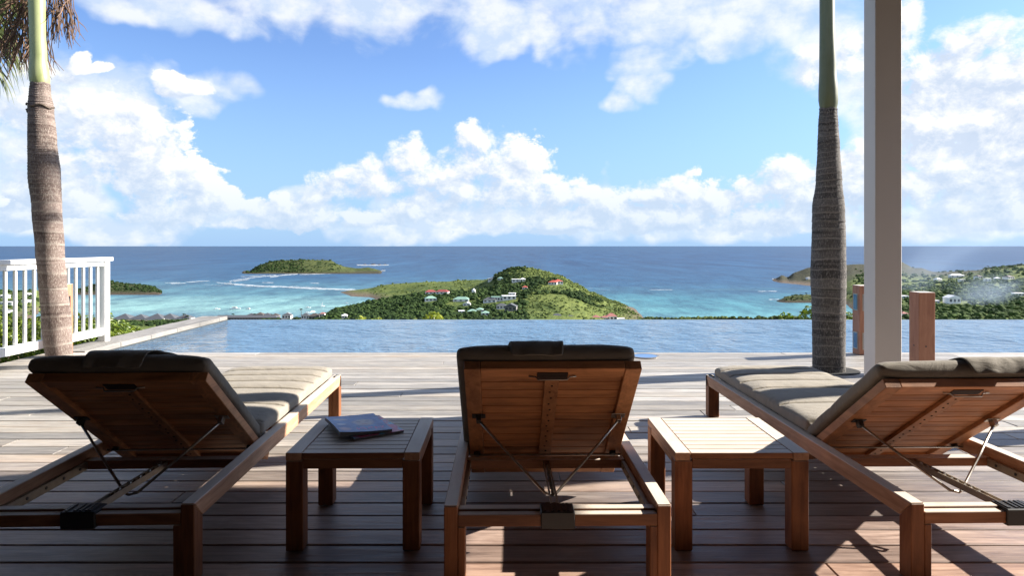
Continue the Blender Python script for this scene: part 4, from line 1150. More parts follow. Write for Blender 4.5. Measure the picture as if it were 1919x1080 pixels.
# our own slope falling away under the terrace
mb = MB(); NXs = 60; NYs = 40; vs = []
for j in range(NYs + 1):
    D = 10.6 + (470 - 10.6) * (j / NYs) ** 2
    for i in range(NXs + 1):
        X = (i / NXs - 0.5) * (80 + D * 3.2)
        z = -1.8 - (D - 10) * 0.126 - 0.4
        zmax = ZS + 19.0
        vs.append((X, D, z - (3.0 if D < 60 else 6.0) * (D / 430) + mnoise.noise(Vector((X * .05, D * .05, 2))) * min(1.0, D / 100)))
fs = [(j * (NXs + 1) + i, j * (NXs + 1) + i + 1, (j + 1) * (NXs + 1) + i + 1, (j + 1) * (NXs + 1) + i) for j in range(NYs) for i in range(NXs)]
sl = mb.add(vs, fs).build('hillside_slope', M_land, smooth=True); tag(sl, kind='structure')
g2 = MB().box(-60, -4.80, -20, 10.6, -3.0, -1.2).build('garden_ground', M_land); tag(g2, kind='structure')
g3 = MB().box(8.22, 60, -20, 10.0, -3.0, -1.2).build('garden_ground', M_land); tag(g3, kind='structure')

# ------------------------------------------------------------------ bush and tree cover
def ico():
    bm = bmesh.new(); bmesh.ops.create_icosphere(bm, subdivisions=2, radius=1)
    v = np.array([x.co[:] for x in bm.verts]); f = np.array([[q.index for q in x.verts] for x in bm.faces]); bm.free(); return v, f
IV, IF = ico()
nr_ = np.random.RandomState(5)
def cover(name, pts, mat, label, stretch=0.75):
    """pts: (x, y, z, r, tint)"""
    V = []; Fc = []; T = []
    b = 0
    for i, (x, y, z, r, t) in enumerate(pts):
        jit = 1 + nr_.uniform(-0.34, 0.30, size=(len(IV), 1))
        a = nr_.uniform(0, 6.28); ca, sa = math.cos(a), math.sin(a)
        v = IV * jit * r
        v = np.stack([v[:, 0] * ca - v[:, 1] * sa, v[:, 0] * sa + v[:, 1] * ca, v[:, 2] * stretch], 1) + np.array([x, y, z + r * 0.25])
        V.append(v); Fc.append(IF + b); b += len(IV); T.append(np.clip(t + nr_.uniform(-.25, .25, len(IV)), 0, 1))
    V = np.concatenate(V); Fc = np.concatenate(Fc); T = np.concatenate(T)
    me = bpy.data.meshes.new(name); me.from_pydata(V.tolist(), [], Fc.tolist()); set_attr(me, 'tint', T)
    o = link(name, me, mat); tag(o, label, 'trees' if 'tree' in name or 'wood' in name else 'bushes', kind='stuff')
    return o
def bush_mat(name, c0, c1):
    m, g, p, out = newmat(name)
    at = g.n('ShaderNodeAttribute', attribute_name='tint'); ge = g.n('ShaderNodeNewGeometry')
    n = g.noise(ge.outputs['Position'], 0.9, 4, 0.7); n2 = g.noise(ge.outputs['Position'], 0.03, 3, 0.6)
    f = g.m('ADD', g.m('MULTIPLY', at.outputs['Fac'], 0.6), g.m('ADD', g.m('MULTIPLY', n, 0.3), g.m('MULTIPLY', n2, 0.35)))
    g.l(g.mix(g.map(f, 0.25, 0.95), c0, c1), p.inputs['Base Color']); p.inputs['Roughness'].default_value = 0.9
    p.inputs['Specular IOR Level'].default_value = 0.1
    bump(g, p, n, 1.0, 1.2)
    return m
M_bush = bush_mat('hill_bush', (0.030, 0.052, 0.015), (0.19, 0.23, 0.062))
M_bushd = bush_mat('dark_trees', (0.010, 0.024, 0.008), (0.060, 0.095, 0.024))
M_bushr = bush_mat('hillside_trees', (0.014, 0.030, 0.012), (0.10, 0.15, 0.035))

HOUSES = []   # (X, D, radius) kept clear
def scatter(land, x0, x1, t0, t1, n, r0, r1, seed, dens=None, tint=0.4, clear=True):
    r = random.Random(seed); out = []
    k_ = 0
    while len(out) < n and k_ < n * 20:
        k_ += 1
        x = r.uniform(x0, x1); t = r.uniform(t0, t1)
        D, e = land.at(x, t)
        if e < 1.3: continue
        X = (x - 960) / FPX * D
        if dens and r.random() > dens(x, D, X, e): continue
        rad = r.uniform(r0, r1) * (0.7 + 0.6 * r.random() ** 2)
        if clear and any((X - hx) ** 2 + ((D - hd + 4) * 0.6) ** 2 < (hr + rad) ** 2 for hx, hd, hr in HOUSES): continue
        tt = tint + 0.35 * mnoise.noise(Vector((X * .02, D * .02, 3))) + r.uniform(-.2, .2)
        out.append((X, D, ZS + e, rad, tt))
    return out

# ------------------------------------------------------------------ houses
M_wall = plain('white_house_wall', (0.78, 0.76, 0.72), 0.8)
M_wallg = plain('grey_house_wall', (0.20, 0.19, 0.18), 0.8)
M_win = plain('dark_window', (0.03, 0.035, 0.045), 0.3)
ROOF = {'red': plain('red_roof', (0.42, 0.07, 0.045), 0.8, nscale=.5), 'darkred': plain('dark_red_roof', (0.28, 0.05, 0.05), 0.8, nscale=.5), 'green': plain('pale_green_roof', (0.22, 0.36, 0.28), 0.7, nscale=.5), 'grey': plain('slate_grey_roof', (0.075, 0.08, 0.09), 0.8, nscale=.5),
        'white': plain('white_roof', (0.82, 0.80, 0.78), 0.7), 'pink': plain('faded_red_roof', (0.34, 0.13, 0.11), 0.8, nscale=.5), 'brown': plain('brown_roof', (0.08, 0.065, 0.055), 0.8, nscale=.5)}
def house(land, px, py, wpx, d, h, roof, label, rtype='hip', rh=None, wall=None, rot=0.0, nwin=3, group=None, D=None, z=None, sunk=0):
    if land is not None:
        q = land.hit(px, py)
        if q is None: print('NOHIT', label); return None
        X, Dd, zz = q
    else:
        Dd = D; X = (px - 960) / FPX * D; zz = z
    W_ = wpx * Dd / FPX
    HOUSES.append((X, Dd, W_ * 0.55))
    o = empty('house', (X, Dd, zz - sunk), rot); tag(o, label, 'house', group or 'houses on the hills around the bay')
    wl = MB().box(-W_ / 2, W_ / 2, 0, d, -3, h).build('wall', wall or M_wall, o)
    rh = rh or min(W_, d) * 0.28; ov = 0.5
    x0, x1, y0, y1 = -W_ / 2 - ov, W_ / 2 + ov, -ov, d + ov
    if rtype == 'hip':
        ii = min((x1 - x0) / 2, (y1 - y0) / 2) * 0.95
        if W_ >= d: a, b_ = (x0 + ii, (y0 + y1) / 2), (x1 - ii, (y0 + y1) / 2)
        else: a, b_ = ((x0 + x1) / 2, y0 + ii), ((x0 + x1) / 2, y1 - ii)
        vs = [(x0, y0, h + .02), (x1, y0, h + .02), (x1, y1, h + .02), (x0, y1, h + .02), (a[0], a[1], h + rh), (b_[0], b_[1], h + rh)]
        fs = [(0, 1, 5, 4), (1, 2, 5), (2, 3, 4, 5), (3, 0, 4), (0, 3, 2, 1)] if W_ >= d else [(0, 1, 4), (1, 2, 5, 4), (2, 3, 5), (3, 0, 4, 5), (0, 3, 2, 1)]
    elif rtype == 'gable':
        vs = [(x0, y0, h + .02), (x1, y0, h + .02), (x1, y1, h + .02), (x0, y1, h + .02), ((x0 + x1) / 2, y0, h + rh), ((x0 + x1) / 2, y1, h + rh)]
        fs = [(0, 1, 4), (1, 2, 5, 4), (2, 3, 5), (3, 0, 4, 5), (0, 3, 2, 1)]
    elif rtype == 'pyramid':
        vs = [(x0, y0, h + .02), (x1, y0, h + .02), (x1, y1, h + .02), (x0, y1, h + .02), ((x0 + x1) / 2, (y0 + y1) / 2, h + rh)]
        fs = [(0, 1, 4), (1, 2, 4), (2, 3, 4), (3, 0, 4), (0, 3, 2, 1)]
    else:
        vs = None
    if vs: MB().add(vs, fs).build('roof', ROOF[roof], o)
    else: MB().box(x0, x1, y0, y1, h + .02, h + .5).build('roof', ROOF[roof], o)
    for i in range(nwin):
        xx = -W_ / 2 + W_ * (i + .5) / nwin; ww = min(1.2, W_ / nwin * .3)
        MB().box(xx - ww, xx + ww, -0.12, 0.05, h * .32, h * .78).build('window', M_win, o)
    return o
def house_chapel():
    q = main.hit(888, 551)
    if not q: return
    X, D, z = q; HOUSES.append((X, D, 3))
    o = empty('chapel', (X, D, z)); tag(o, 'tiny white domed chapel with a small cupola on the green slope', 'chapel')
    MB().box(-2.4, 2.4, 0, 5, -3, 3.6).build('wall', M_wall, o)
    vs = []; n = 14
    mb = MB().tube([(0, 2.5, 3.6 + 2.4 * math.sin(a)) for a in [i * math.pi / 16 for i in range(8)]], [2.5 * math.cos(i * math.pi / 16) + .02 for i in range(8)], 14)
    mb.build('dome', M_wall, o, smooth=True)
    MB().tube([(0, 2.5, 5.8), (0, 2.5, 7.0)], 0.55, 8).build('cupola', M_wall, o)
    MB().box(-0.6, 0.6, -.1, 0.02, 0, 2.2).build('door', M_win, o)
house_chapel()
hx = [
 (808, 552, 20, 9, 3.2, 'darkred', 'white house with a dark red roof, leftmost on the ridge of the peninsula', 'hip'),
 (828, 552, 24, 9, 3.2, 'darkred', 'long white house with dark red roof, right of its red roofed neighbour', 'hip'),
 (808, 565, 21, 9, 3.4, 'green', 'white house with a pale green hip roof among dark trees, below the red roofs', 'hip'),
 (864, 566, 30, 10, 2.6, 'green', 'low house whose wide green roof rises from the trees, left of the grey roofs', 'hip'),
 (918, 568, 24, 10, 3.2, 'grey', 'grey roofed wing in front of the cream house with arches', 'hip'),
 (935, 565, 26, 8, 4.5, 'green', 'cream house with a row of dark openings and green roof pieces', 'flat'),
 (955, 563, 25, 9, 4.2, 'white', 'large white multi level villa at the centre of the hillside', 'flat'),
 (960, 555, 12, 6, 2.8, 'white', 'upper white storey behind the large villa on the hillside', 'flat'),
 (957, 584, 22, 10, 5.0, 'grey', 'big grey house with a pale gable at the foot of the hill', 'gable'),
 (940, 580, 18, 8, 3.6, 'grey', 'grey roofed side wing left of the big gabled house', 'hip'),
 (970, 529, 20, 8, 3.4, 'white', 'long low white villa just under the top of the hill', 'flat'),
 (980, 528, 10, 6, 3.0, 'white', 'small white annex right of the long low villa under the hilltop', 'hip'),
 (922, 526, 14, 7, 2.6, 'white', 'white roofed house on the skyline left of the hilltop', 'gable'),
 (938, 525, 10, 6, 2.4, 'green', 'small pale green roof beside trees just left of the hilltop', 'hip'),
 (1036, 534, 16, 9, 3.2, 'red', 'bright red roofed house on the right shoulder of the hill', 'pyramid'),
 (1048, 533, 16, 9, 3.6, 'red', 'bright red hip roofed house beside its twin, further right on the shoulder', 'pyramid'),
 (984, 542, 9, 6, 2.2, 'red', 'tiny orange roofed hut in the middle of the slope', 'hip'),
 (885, 589, 16, 7, 2.6, 'green', 'green roofed cottage low in the dark trees, left of two others', 'hip'),
 (898, 586, 13, 7, 2.8, 'green', 'green roofed cottage in the dark trees, middle of three', 'pyramid'),
 (910, 592, 14, 7, 2.6, 'green', 'green roofed cottage in the dark trees, right of two others', 'pyramid'),
 (866, 588, 10, 6, 2.2, 'white', 'small flat white roof in the dark trees left of the green cottages', 'flat'),
 (875, 574, 14, 6, 2.2, 'white', 'angled white roof between dark trees above the green cottages', 'gable'),
 (646, 598, 10, 7, 3.0, 'white', 'small white roofed shed in the trees near the lagoon', 'hip'),
]
for i, a in enumerate(hx):
    px, py, wp, d, h, rc, lb, rt = a
    house(main, px, py, wp, d, h, rc, lb, rt, nwin=5 if 'openings' in lb else (3 if wp > 14 else 2), wall=M_wallg if 'big grey' in lb else None, rot=R(random.Random(i).uniform(-14, 14)))
# houses close to the near shore, roofs just above the pool edge
for px, ytop, D, wp, rc, lb, rt in [
    (1045, 589, 640, 26, 'grey', 'grey hip roof just above the pool edge below the hill', 'hip'), (1070, 592, 640, 24, 'grey', 'grey hip roof right beside another at the pool edge line', 'hip'),
    (1118, 591, 660, 15, 'pink', 'faded red pyramid roof, left of three at the foot of the slope', 'pyramid'), (1134, 592, 665, 12, 'pink', 'faded red pyramid roof, middle of three at the foot of the slope', 'pyramid'), (1147, 588, 670, 20, 'pink', 'largest faded red roof at the foot of the slope', 'hip'),
    (1165, 595, 670, 12, 'white', 'small white roof at the right foot of the hill', 'flat'),
    (228, 589, 700, 30, 'grey', 'grey pyramid roofed bungalow by the lagoon, half hidden by the green shrub', 'pyramid'), (258, 590, 700, 30, 'grey', 'grey roofed bungalow by the lagoon with ridge behind the shrub top', 'pyramid'), (288, 589, 695, 34, 'grey', 'grey roofed bungalow with pale walls by the lagoon, fully clear of the shrub', 'pyramid'), (313, 589, 700, 30, 'grey', 'grey roofed bungalow by the lagoon, second from the long resort building', 'pyramid'), (343, 590, 700, 26, 'grey', 'grey roofed bungalow by the lagoon next to the long resort building', 'pyramid'),
    (486, 586, 700, 15, 'brown', 'grey brown peaked resort roof above the long building, third from the white gable', 'pyramid'), (470, 587.5, 705, 13, 'grey', 'small peaked resort roof over the left half of the long building', 'pyramid'), (500, 587, 702, 14, 'grey', 'peaked resort roof over the right half of the long building', 'pyramid'), (515, 588, 700, 14, 'brown', 'peaked resort roof at the right end of the long building', 'pyramid'),
    (537, 587, 695, 16, 'grey', 'tall resort house with white gable wall at the right end of the shore row', 'pyramid'), (572, 588, 690, 14, 'grey', 'grey waterfront roof among white boats', 'hip'), (588, 588, 690, 18, 'brown', 'brown waterfront roof right of the grey one', 'hip'), (604, 586, 690, 9, 'pink', 'small orange roofed house at the waterfront by dark trees', 'hip')]:
    zt = CAMZ - (ytop - HOR) * D / FPX
    W_ = wp * D / FPX; rh_ = W_ * 0.27
    house(None, px, 0, wp, W_ * .8, 4.0, rc, lb, rt, D=D, z=zt - rh_ - 4.0, rh=rh_, nwin=3, group='roofs along the near shore of the lagoon', wall=M_wallg if rc in ('brown',) else None)
D = 690
z0 = CAMZ - (601 - HOR) * D / FPX
o = empty('resort_building', ((460 - 960) / FPX * D, D, z0)); tag(o, 'very long low grey resort building with a row of openings along the lagoon shore', 'building')
HOUSES.append(((460 - 960) / FPX * D, D, 20))
Wd = 118 * D / FPX / 2
MB().box(-Wd, Wd, 0, 9, -4, 3.0).build('wall', M_wallg, o)
vs = [(-Wd - .6, -.8, 3.02), (Wd + .6, -.8, 3.02), (Wd + .6, 9.8, 3.02), (-Wd - .6, 9.8, 3.02), (-Wd + 3, 4.5, 5.2), (Wd - 3, 4.5, 5.2)]
MB().add(vs, [(0, 1, 5, 4), (1, 2, 5), (2, 3, 4, 5), (3, 0, 4), (0, 3, 2, 1)]).build('roof', ROOF['grey'], o)
for i in range(22):
    xx = -Wd + 2 + (2 * Wd - 4) * i / 21
    MB().box(xx - 0.9, xx + 0.9, -.12, .05, 0.4, 2.4).build('window', M_win, o)
for i, a in enumerate([
 (1790, 570, 22, 11, 6.5, 'white', 'bright white gabled house alone among trees on the right hillside', 'gable'),
 (1795, 521, 24, 10, 4, 'white', 'wide pale villa high on the right hillside in thin smoke', 'hip'), (1762, 527, 12, 8, 3, 'white', 'small pale villa left of the wide one on the right hillside', 'hip'), (1806, 528, 10, 7, 3, 'white', 'small white house just below the wide pale villa', 'flat'),
 (1838, 522, 12, 8, 3, 'brown', 'brown roofed house up the slope right of the pale villas', 'hip'), (1852, 527, 10, 7, 3, 'white', 'small white house partly hidden by drifting smoke', 'flat'), (1896, 524, 18, 9, 3.5, 'brown', 'house with a brown roof near the right picture edge, high on the slope', 'hip'), (1870, 526, 9, 7, 3, 'white', 'tiny pale house in the smoke beside the brown roofed one', 'hip'),
 (1698, 560, 12, 8, 3, 'white', 'white house between the cream post and the wooden bollard, on the hillside', 'flat'), (1912, 556, 16, 9, 3.5, 'white', 'white house at the right picture edge halfway down the slope', 'flat'), (1758, 569, 7, 6, 2.5, 'white', 'tiny white hut in the trees left of the gabled white house', 'flat'),
 (1697, 594, 12, 8, 3, 'pink', 'faded red roof low beside the bollard just above the pool line', 'hip'), (1518, 524, 8, 7, 3, 'white', 'white house on the dark headland beside the palm trunk', 'flat')]):
    px, py, wp, d, h, rc, lb, rt = a
    house(right, px, py, wp, d, h, rc, lb, rt, nwin=2 if wp < 14 else 3, rot=R(random.Random(i + 50).uniform(-25, 25)))
for i, a in enumerate([(6, 559, 12, 8, 3, 'white', 'white house on the left shore, seen through the railing near the frame edge', 'hip'), (12, 572, 22, 9, 3, 'white', 'long white house on the left shore behind the first balusters', 'flat'), (46, 568, 10, 7, 3, 'white', 'white house seen between two balusters left of the palm', 'flat'), (50, 556, 9, 7, 3, 'white', 'small white house higher on the left shore left of the palm', 'hip'), (8, 588, 12, 8, 3, 'grey', 'grey roof low on the left shore above the shrubs', 'hip')]):
    px, py, wp, d, h, rc, lb, rt = a
    house(shore, px, py, wp, d, h, rc, lb, rt, nwin=2)

# ------------------------------------------------------------------ vegetation cover
pts = scatter(main, 920, 1215, 1.2, 7.6, 2600, 0.5, 1.7, 1, dens=lambda x, D, X, e: 0.35 + 0.9 * max(0, mnoise.noise(Vector((X * .02, D * .02, 1))) + .2), tint=0.42)
pts += scatter(main, 690, 930, 4.5, 7.6, 320, 0.8, 1.9, 2, tint=0.3, dens=lambda x, D, X, e: max(0.05, mnoise.noise(Vector((X * .03, D * .03, 6))) + .25))
pts += scatter(main, 1195, 1600, 0.0, 0.18, 420, 0.7, 1.5, 12, tint=0.25, dens=lambda x, D, X, e: max(0.1, .55 + mnoise.noise(Vector((x * .03, 1, 1))) * 1.4))
cover('hill_bushes', pts, M_bush, 'low green bushes dotted over the grassy hill of the peninsula')
pts = scatter(main, 600, 990, 0.8, 4.6, 2300, 1.7, 3.6, 3, tint=0.35, dens=lambda x, D, X, e: 1.0 if D < 860 else 0.35)
pts += scatter(main, 985, 1130, 2.6, 4.6, 420, 1.4, 3.0, 4, tint=0.25, dens=lambda x, D, X, e: max(0.0, mnoise.noise(Vector((X * .022, D * .022, 21))) + .25))
pts += scatter(main, 926, 985, 4.5, 7.2, 170, 1.4, 2.6, 5, tint=0.25)
pts += scatter(main, 200, 620, 1.3, 2.25, 420, 1.0, 2.2, 6, tint=0.25)
cover('dark_wood', pts, M_bushd, 'dense dark green trees filling the low ground of the peninsula')
pts = scatter(right, 1600, 2100, 0.8, 8.2, 3300, 1.8, 4.2, 7, tint=0.45, dens=lambda x, D, X, e: (1.0 if D < 1120 else (0.45 if D < 1300 or x > 1840 else 0.06)))

cover('hillside_wood', pts, M_bushr, 'green trees covering the right hillside')
pts = scatter(island, 462, 640, 1.3, 4.3, 620, 1.6, 3.4, 9, tint=0.25, dens=lambda x, D, X, e: 1.0 if x < 570 else 0.25)
pts += scatter(islet, 145, 303, 1.5, 4.0, 420, 1.2, 2.6, 10, tint=0.1)
pts += scatter(spit, 1465, 1600, 1.3, 3.2, 120, 0.9, 1.9, 11, tint=0.5)
cover('island_scrub', pts, M_bushd, 'dark scrub on the far island, the islet and the small headland')
pts = scatter(shore, -300, 92, 1.0, 6.5, 900, 1.6, 3.4, 13, tint=0.3)
cover('left_shore_trees', pts, M_bushd, 'dark trees between the houses of the left shore')

rq = random.Random(31); pts = []
for i in range(2600):
    D = 22 + 400 * rq.random() ** 1.3; X = rq.uniform(-1.05, 1.05) * D
    z = -1.8 - (D - 10) * 0.126 - 0.4 - (3.0 if D < 60 else 6.0) * (D / 430)
    pts.append((X, D, z, min(0.012 * D + .25, rq.uniform(1.0, 2.6)), rq.uniform(.1, .6)))
pts += scatter(main, 150, 600, 1.0, 1.9, 600, 1.2, 2.3, 66, tint=0.2)
cover('slope_wood', pts, M_bushd, 'dark trees on the slope falling from the terrace to the lagoon')
# ------------------------------------------------------------------ distant palms
def far_palm(X, D, z, h, label, group, seed):
    r = random.Random(seed)
    o = empty('distant_palm', (X, D, z)); tag(o, label, 'palm tree', group)
    MB().tube([(0, 0, -1), (r.uniform(-.3, .3), 0, h * .5), (r.uniform(-.5, .5), 0, h)], [0.28, 0.2, 0.16], 6).build('trunk', M_twig, o)
    mb = MB()
    for i in range(11):
        a = i * 0.571 + r.random() * .3; el_ = r.uniform(-.2, .9); L = r.uniform(1.7, 2.4); pts_ = []
        for s in range(4):
            t = s / 3; pts_.append(Vector((math.cos(a) * L * t, math.sin(a) * L * t, h + el_ * L * t * .8 - L * .75 * t * t)))
        sd_ = Vector((-math.sin(a), math.cos(a), 0)) * .32
        vs = []
        for s, p_ in enumerate(pts_):
            w_ = (0.5, 1.2, 1.0, .1)[s]; vs += [p_ - sd_ * w_ - Vector((0, 0, .15)), p_, p_ + sd_ * w_ - Vector((0, 0, .15))]
        mb.add(vs, [q for s in range(3) for q in ((3 * s, 3 * s + 1, 3 * s + 4, 3 * s + 3), (3 * s + 1, 3 * s + 2, 3 * s + 5, 3 * s + 4))])
    mb.build('crown', M_bushd, o)
    return o
for i, (px, py) in enumerate([(1852, 503), (1857, 504), (1874, 503), (1884, 503), (1893, 501), (1900, 500), (1908, 498), (1915, 496)]):
    q = right.hit(px, py + 2, 5.0)
    if q: far_palm(q[0], q[1], q[2], 6.5 if i == 0 else 4.5, ['tallest lone palm on the skyline of the right hillside', 'palm standing close behind the lone skyline palm'][i] if i < 2 else ['leftmost palm of the close row on the right skyline', 'second palm of the close row on the right skyline', 'third palm of the close row on the right skyline', 'fourth palm of the close row on the right skyline', 'fifth palm of the close row on the right skyline', 'palm at the picture edge, last of the close row on the right skyline'][i - 2], 'palms on the skyline of the right hillside', i)
for i, px in enumerate((1485, 1493, 1504, 1511)):
    q = spit.hit(px, 558)
    if q: far_palm(q[0], q[1], q[2], [3.5, 4.5, 4, 7][i], ['short palm at the tip of the small headland', 'palm second from the tip of the small headland', 'palm third from the tip of the small headland', 'tall thin palm on the small headland beside the palm trunk'][i], 'palms on the small headland', 20 + i)
for i, (px, yt, D) in enumerate([(437, 588, 705), (424, 591, 705), (565, 579, 700), (345, 588, 700), (352, 591, 702), (478, 588, 705), (508, 589, 705)]):
    h = 6.0 if px == 565 else 4.2
    far_palm((px - 960) / FPX * D, D, CAMZ - (yt - HOR) * D / FPX - h, h, ['bushy palm left of the centre of the long resort building', 'low palm over the left part of the resort roof', 'lone palm standing in front of the moored boats', 'palm right of the last grey bungalow', 'small palm beside the palm next to the bungalows', 'palm between the peaked resort roofs, left', 'palm between the peaked resort roofs, right'][i], 'palms along the lagoon shore', 40 + i)

# ------------------------------------------------------------------ boats
M_hull = plain('white_hull', (0.82, 0.82, 0.80), 0.4)
M_canopy = plain('cream_canopy', (0.55, 0.50, 0.42), 0.7)
def boat(px, py, L, label, kind=0, rot=0.0):
    D = SEA * FPX / (py - HOR); X = (px - 960) / FPX * D
    o = empty('moored_boat', (X, D, ZS), rot); tag(o, label, 'boat', 'boats moored in the lagoon')
    B = L * .3; st = []
    for i in range(9):
        t = i / 8; w_ = B / 2 * (1 - max(0, (t - .45) / .55) ** 2) * (0.85 if i == 0 else 1); zz = 1.0 + .6 * t * t
        st.append([(-L / 2 + L * t, -w_, zz * L / 12), (-L / 2 + L * t * .96, -w_ * .7, -.3), (-L / 2 + L * t * .96, w_ * .7, -.3), (-L / 2 + L * t, w_, zz * L / 12)])
    vs = [v for s in st for v in s]
    fs = [(i * 4 + j, i * 4 + (j + 1) % 4, (i + 1) * 4 + (j + 1) % 4, (i + 1) * 4 + j) for i in range(8) for j in range(4)] + [(3, 2, 1, 0), (32, 33, 34, 35)]
    MB().add(vs, fs).build('hull', M_hull, o)
    k_ = L / 12
    MB().add([(-L * .25, -B * .32, 1.0 * k_), (L * .18, -B * .3, 1.1 * k_), (L * .18, B * .3, 1.1 * k_), (-L * .25, B * .32, 1.0 * k_), (-L * .22, -B * .28, 2.4 * k_), (L * .06, -B * .25, 2.4 * k_), (L * .06, B * .25, 2.4 * k_), (-L * .22, B * .28, 2.4 * k_)],
             [(0, 1, 5, 4), (1, 2, 6, 5), (2, 3, 7, 6), (3, 0, 4, 7), (4, 5, 6, 7)]).build('cabin', M_hull, o)
    MB().box(-L * .2, L * .05, -B * .29, B * .29, 1.5 * k_, 1.95 * k_).build('window', M_win, o)
    if kind == 1:
        MB().tube([(0, 0, 1), (0, 0, L * .95)], .14, 6).build('mast', M_hull, o)
        MB().add([(-.1, 0, 2), (-L * .4, 0.1, 2.2), (-.1, 0, L * .8)], [(0, 1, 2)]).build('sail', M_hull, o)
    if kind == 2: MB().box(-L * .3, L * .1, -B * .35, B * .35, 2.6 * k_, 2.8 * k_).build('canopy', M_canopy, o)
    return o
boat(407, 580, 8, 'small white motorboat, leftmost of the moored boats', 0, .3)
boat(441.5, 580, 14, 'longest white yacht moored off the resort building', 2, 0.05)
boat(467.5, 580.5, 8.5, 'white cabin cruiser just right of the longest yacht', 2, -.5)
boat(578, 577.5, 7, 'white boat with a cream canopy moored above the waterfront roofs', 2, .2)
boat(605, 574.5, 6, 'small sailing boat with a white sail, farthest out', 1, .4)
boat(563, 581, 5, 'little white dinghy beside the lone palm', 0, .1)
boat(586, 585.5, 8, 'white cabin boat close to the shore, right of the lone palm', 2, .9)
boat(577, 587, 7, 'white boat tied up nearest to the waterfront roofs', 0, .2)
boat(541, 588.5, 7, 'white boat moored at the end of the resort roofs', 2, .1)
boat(650, 569, 5, 'small white boat near the tree line of the lagoon', 0, 0)
boat(170, 563, 6, 'small dark tinted boat seen between the balusters near the islet', 0, 0)

# ------------------------------------------------------------------ surf
def foam_mat():
    m, g, p, out = newmat('white_surf')
    ge = g.n('ShaderNodeNewGeometry'); n = g.noise(g.mapping(ge.outputs['Position'], (0.05, 0.09, 0)), 1.0, 8, 0.85)
    at = g.n('ShaderNodeAttribute', attribute_name='tint')
    a = g.map(g.m('ADD', n, g.m('MULTIPLY', at.outputs['Fac'], 0.28)), 0.58, 0.84)
    p.inputs['Base Color'].default_value = (0.52, 0.56, 0.58, 1); p.inputs['Roughness'].default_value = 0.9
    g.l(a, p.inputs['Alpha'])
    return m
mb = MB(); tn = []
rf_ = random.Random(77)
def surf(pts_, wpx, strength=0.75):
    P_ = []
    for (a, b_) in zip(pts_, pts_[1:]):
        n = max(2, int(abs(b_[0] - a[0]) / 3) + 1)
        for i in range(n): P_.append((a[0] + (b_[0] - a[0]) * i / n, a[1] + (b_[1] - a[1]) * i / n))
    P_.append(pts_[-1])
    k0 = len(mb.v); vs = []
    for i, (x, y) in enumerate(P_):
        yc = y + rf_.uniform(-.25, .25); w_ = wpx * (0.55 + 0.8 * abs(mnoise.noise(Vector((x * .08, y, 3)))))
        for k_, (dy, tt) in enumerate(((-w_, 0.0), (-w_ * .35, strength), (w_ * .35, strength), (w_, 0.0))):
            D = SEA * FPX / (yc + dy - HOR)
            vs.append(((x - 960) / FPX * D, D, ZS + 0.35)); tn.append(tt if 0 < i < len(P_) - 1 else 0)
    mb.add(vs, [(i * 4 + j, i * 4 + j + 1, (i + 1) * 4 + j + 1, (i + 1) * 4 + j) for i in range(len(P_) - 1) for j in range(3)])
for pts_, w_, s_ in [
    ([(418, 531.5), (450, 534), (490, 537), (530, 538), (570, 540.5), (610, 542), (640, 543), (668, 544)], 1.9, 1.0),
    ([(436, 532), (430, 528), (450, 524), (480, 520), (500, 518), (520, 516)], 1.6, .8), ([(436, 528), (470, 523)], 2.2, .7), ([(505, 520), (535, 515.5), (560, 514)], 1.4, 1.0), ([(490, 530), (515, 530.5)], .8, .9), ([(580, 531), (600, 531.5)], .8, .8), ([(540, 537), (600, 539.5)], 1.0, .7), ([(455, 537.5), (500, 538.5)], .8, .6),
    ([(560, 515), (600, 514), (640, 511.5), (690, 509), (722, 507.5)], 1.0, 1.0), ([(450, 519), (470, 518), (500, 516)], .8, .8), ([(668, 497), (690, 497.5), (731, 497)], 1.2, 1.0), ([(708, 508.5), (724, 507.5)], 1.3, 1.0),
    ([(308, 531), (340, 530.5)], .9, .9), ([(320, 532.5), (350, 531)], .8, .9), ([(348, 529.5), (395, 526.5)], .9, .9), ([(405, 530), (440, 534)], 1.0, .9), ([(380, 534), (420, 535.5)], .6, .6),
    ([(1420, 546.5), (1458, 546.5)], .8, .8), ([(1440, 562), (1462, 561.5)], .9, .9), ([(1446, 523), (1456, 524.5), (1475, 525), (1500, 528), (1521, 532)], 1.0, 1.0), ([(1216, 544), (1262, 543.5)], .8, .8), ([(1185, 588), (1160, 566)], .6, .5), ([(1100, 540), (1150, 545)], .5, .4)]:
    surf(pts_, w_ * 1.45, s_ * 0.8)
me = bpy.data.meshes.new('surf_foam'); me.from_pydata(mb.v, [], mb.f); set_attr(me, 'tint', tn)
fo = link('surf_foam', me, foam_mat()); tag(fo, 'white breaking surf along the reef and the island shores', 'surf', kind='stuff')
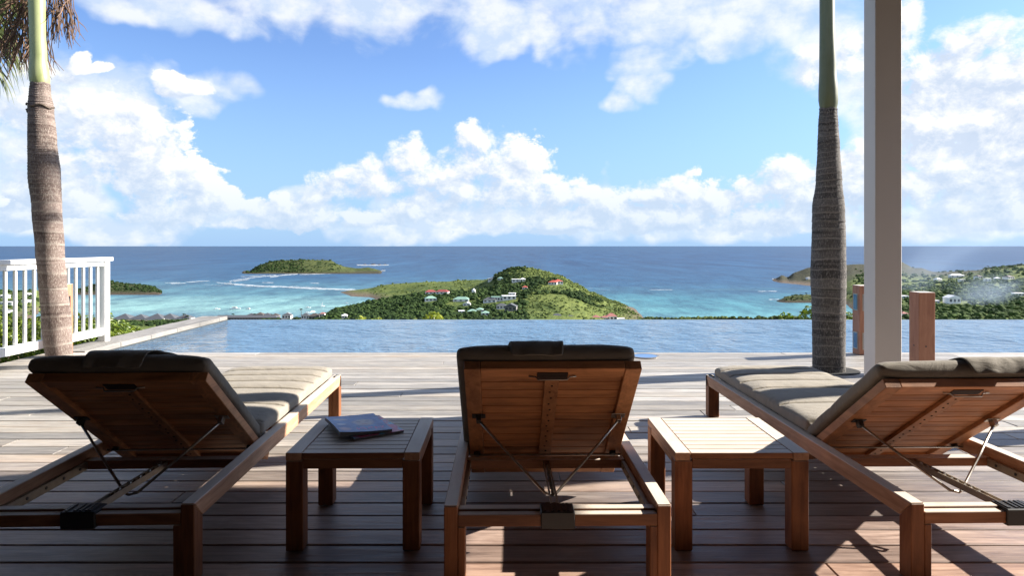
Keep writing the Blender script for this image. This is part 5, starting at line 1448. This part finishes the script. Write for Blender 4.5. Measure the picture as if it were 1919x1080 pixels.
# rocks in the surf off the far island
for i, (px, py, s_) in enumerate([(683, 496.5, 5), (700, 496.5, 6), (712, 496.8, 4.5), (722, 496.5, 4)]):
    D = SEA * FPX / (py - HOR); v = IV * (1 + nr_.uniform(-.3, .3, (len(IV), 1))) * np.array([s_ * 1.8, s_, s_ * .75])
    o = MB().add([tuple(q) for q in v], [tuple(f) for f in IF]).build('sea_rock', plain('wet_rock', (0.09, 0.08, 0.075), .8) if i == 0 else bpy.data.materials['wet_rock'])
    o.location = ((px - 960) / FPX * D, D, ZS); tag(o, ['dark rock in the surf off the island, leftmost of the reef', 'widest dark rock of the reef off the far island', 'dark rock right of the widest one off the far island', 'smallest dark rock at the right end of the reef'][i], 'rock', 'rocks off the far island')
# ------------------------------------------------------------------ drifting smoke over the right hillside
def smoke(px, py, D, rx, ry, rz_, dens, label, seed):
    bm = bmesh.new(); bmesh.ops.create_icosphere(bm, subdivisions=3, radius=1); me = bpy.data.meshes.new('smoke'); bm.to_mesh(me); bm.free()
    m = bpy.data.materials.new('smoke_%d' % seed); m.use_nodes = True
    for nd in list(m.node_tree.nodes): m.node_tree.nodes.remove(nd)
    g = NT(m.node_tree); out = g.n('ShaderNodeOutputMaterial'); pv = g.n('ShaderNodeVolumePrincipled')
    t = g.n('ShaderNodeTexCoord'); v = t.outputs['Object']
    nd = g.n('ShaderNodeVectorMath', operation='LENGTH'); g.l(v, nd.inputs[0])
    fall = g.map(nd.outputs['Value'], 0.25, 0.98, 1, 0, smooth=True)
    n = g.noise(g.mapping(v, (1, 1, 1.4), loc=(seed, 0, 0)), 1.1, 2, 0.45, 0.4)
    g.l(g.m('MULTIPLY', g.m('MULTIPLY', fall, g.map(n, 0.42, 0.68, 0, 1)), dens), pv.inputs['Density'])
    pv.inputs['Color'].default_value = (0.62, 0.78, 1.0, 1); pv.inputs['Anisotropy'].default_value = 0.2
    g.l(pv.outputs[0], out.inputs['Volume'])
    m.cycles.volume_step_rate = 4.0 if hasattr(m.cycles, 'volume_step_rate') else 1
    o = link('smoke', me, m); o.location = ((px - 960) / FPX * D, D, CAMZ - (py - HOR) * D / FPX); o.scale = (rx, ry, rz_); o.rotation_euler = (0, R(-22), 0)
    tag(o, label, 'smoke', kind='stuff')
smoke(1850, 555, 720, 70, 40, 26, 0.008, 'thin blue smoke drifting over the trees of the right hillside', 3)
smoke(1790, 500, 900, 150, 60, 60, 0.003, 'faint haze of smoke rising in front of the sea above the right hillside', 8)
